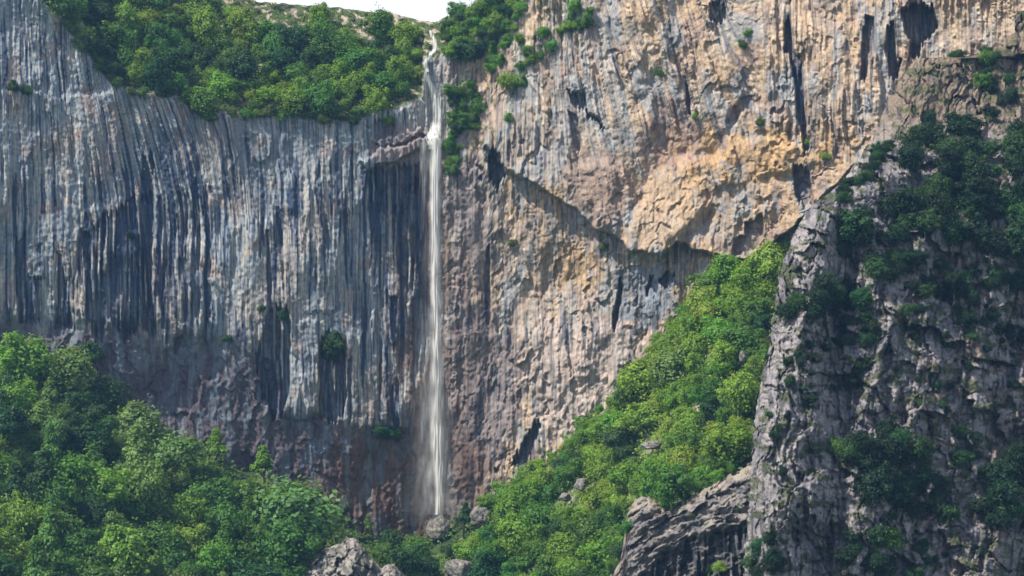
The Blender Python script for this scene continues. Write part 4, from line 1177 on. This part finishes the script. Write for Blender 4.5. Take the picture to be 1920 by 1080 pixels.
# ------------------------------------------------------------------ labels of the unnamed plants
LANDMARKS = [
    (970, 40, 'the slanting strip of bushes on the right cliff'), (1040, 70, 'the middle of the slanting bush strip'), (925, 110, 'the bushy cliff edge by the stream'),
    (850, 285, 'the right side of the fall lip'), (1100, 20, 'the topmost bush of the right cliff'), (850, 70, 'the slope right of the stream notch'),
    (545, 955, 'the huge rounded tree at the wood end'), (262, 790, 'the tall peaked tree of the left wood'), (400, 838, 'the tiered light tree by the cliff foot'),
    (48, 668, 'the topmost tree of the left wood'), (345, 960, 'the sunlit tree in the left wood middle'), (350, 1015, 'the yellow green tree at the wood bottom'),
    (60, 860, 'the left photo edge in the lower wood'), (140, 930, 'the dark hollow of the left wood'), (60, 1020, 'the bottom left corner'), (200, 1040, 'the bottom edge of the left wood'),
    (180, 830, 'the upper dip of the left wood'), (430, 1000, 'the gap beside the huge rounded tree'),
    (1260, 905, 'the large tree on the tilted outcrop'), (1365, 830, 'the round tree at the bluff foot'), (1260, 690, 'the pale tree of the sunny slope'),
    (824, 990, 'the boulder under the waterfall'), (900, 968, 'the upright boulder near the fall foot'), (1092, 908, 'the grey boulder on the lower slope'),
    (1224, 836, 'the flat boulder on the sunny slope'), (1130, 1040, 'the yellow green tree by the tilted outcrop'), (862, 1074, 'the pale boulder at the bottom edge'),
    (1395, 640, 'the tree against the bluff face'), (1430, 500, 'the top of the sunny slope'), (1340, 560, 'the narrow upper slope'), (1180, 780, 'the bright scrub strip by the wall'),
    (980, 930, 'the lower rock edge right of the fall'), (1010, 1040, 'the lowest trees right of the fall'), (665, 1010, 'the pale crag at the bottom'), (760, 1040, 'the thicket below the fall'),
    (710, 38, 'the tall skyline tree'), (762, 62, 'the yellow green tree by the stream notch'), (745, 130, 'the bright tree left of the stream'), (597, 26, 'the bright ridge tree'),
    (360, 22, 'the bright tree at the top edge'), (262, 40, 'the small lit tree near top left'), (155, 62, 'the left end of the rim wood'), (368, 140, 'the slim sapling of the rim wood'),
    (480, 120, 'the pale rock patch in the rim wood'), (600, 150, 'the dark hollow of the rim wood'), (520, 200, 'the middle of the cliff rim'), (650, 210, 'the right part of the rim'),
    (270, 130, 'the grey rock patch at the rim'), (700, 180, 'the ledges by the fall lip'), (480, 50, 'the open stony ridge'), (905, 15, 'the dark crest tree'), (865, 200, 'the gully right of the stream'),
    (1562, 838, 'the lit bush of the bluff thicket'), (1600, 420, 'the dark tree in the bluff cleft'), (1668, 1015, 'the tree near the bluff bottom'), (1848, 108, 'the small tree on the brown shoulder'),
    (1750, 270, 'the upper thicket of the bluff'), (1880, 280, 'the upper right thicket edge'), (1720, 390, 'the second thicket of the bluff'), (1860, 400, 'the right part of the second thicket'),
    (1680, 470, 'the pillar rock of the bluff'), (1800, 530, 'the long scrubby ledge'), (1550, 570, 'the steep scrubby gully'), (1610, 680, 'the foot of the scrubby gully'),
    (1670, 850, 'the big dark thicket'), (1740, 930, 'the tail of the big thicket'), (1805, 830, 'the shrubs on the brown rock'), (1890, 920, 'the lower right thicket'),
    (1430, 1020, 'the bluff left bottom edge'), (1600, 340, 'the bluff crest ramp'), (1740, 1040, 'the smooth slabs at the bottom'), (1900, 620, 'the right edge ledge'),
    (1520, 730, 'the left buttress of the bluff'), (1800, 700, 'the bare grey face of the bluff'), (1880, 180, 'the grassy gully under the brown shoulder'), (1370, 1000, 'the arched hollow of the outcrop'),
]
GROUPS = {'left_wood': 'trees of the left wood', 'sunny_slope': 'trees of the sunny slope', 'slope_edge': 'trees of the sunny slope', 'rim_wood': 'trees above the cliff rim',
          'rim_lip': 'trees above the cliff rim', 'crest_right': 'trees right of the stream', 'gully_right': 'trees right of the stream', 'wall': 'bushes on the cliff face',
          'bluff': 'shrubs on the near bluff', 'outcrop': 'bushes on the tilted outcrop'}
CATS = {'round': 'tree', 'broad': 'tree', 'pointed': 'tree', 'shrub': 'shrub'}
seen = set(p['label'] for p in PLANTS if p['label'])
for p in PLANTS:
    if p['label'] is None:
        size = 'small' if p['r'] < 15 else ('medium' if p['r'] < 28 else 'big')
        noun = {'round': 'round tree', 'broad': 'spreading tree', 'pointed': 'pointed tree', 'shrub': 'bush'}[p['form']]
        order = sorted(range(len(LANDMARKS)), key=lambda i: (LANDMARKS[i][0] - p['u']) ** 2 + (LANDMARKS[i][1] - p['v']) ** 2)
        for k in order[:6] + order[:1]:
            lu, lv, phrase = LANDMARKS[k]
            du, dv = p['u'] - lu, p['v'] - lv
            ang = math.degrees(math.atan2(-dv, du)) % 360
            word = ['right of', 'up right of', 'above', 'up left of', 'left of', 'down left of', 'below', 'down right of'][int(((ang + 22.5) % 360) // 45)]
            dist = math.hypot(du, dv)
            near = 'just ' if dist < 45 else ''
            if dist < 14: word = 'at'; near = ''
            lab = f"{size} {TONE_WORD[p['tone']]} {noun} {near}{word} {phrase}"
            if len(lab.split()) > 16: lab = lab.replace('round tree', 'tree').replace('spreading tree', 'tree')
            if len(lab.split()) > 16: lab = lab.replace('very ', '').replace('just ', '')
            if len(lab.split()) > 16: lab = lab.replace('up left of', 'left of').replace('down left of', 'left of').replace('up right of', 'right of').replace('down right of', 'right of')
            if lab not in seen: break
        seen.add(lab); p['label'] = lab
    tag(p['o'], p['label'], CATS[p['form']], GROUPS[p['region']])

# ------------------------------------------------------------------ air
if USE_HAZE:
    m, nt, out = mat_new('air')
    pv = nt.nodes.new('ShaderNodeVolumePrincipled')
    pv.inputs['Color'].default_value = (0.28, 0.55, 1.0, 1)
    pv.inputs['Density'].default_value = HAZE_DENSITY
    pv.inputs['Anisotropy'].default_value = 0.3
    nt.links.new(pv.outputs['Volume'], out.inputs['Volume'])
    x0, x1, y0, y1, z0, z1 = -9100, 9100, -9100, 9100, -25, 290
    V = [(x, y, z) for x in (x0, x1) for y in (y0, y1) for z in (z0, z1)]
    Q = [(0, 1, 3, 2), (4, 6, 7, 5), (0, 4, 5, 1), (2, 3, 7, 6), (0, 2, 6, 4), (1, 5, 7, 3)]
    me = mesh_np('haze', V, Q, mats=(m,), smooth=False)
    o = link(bpy.data.objects.new('haze', me))
    tag(o, 'thin blue summer haze in the valley air', None, None, 'stuff')
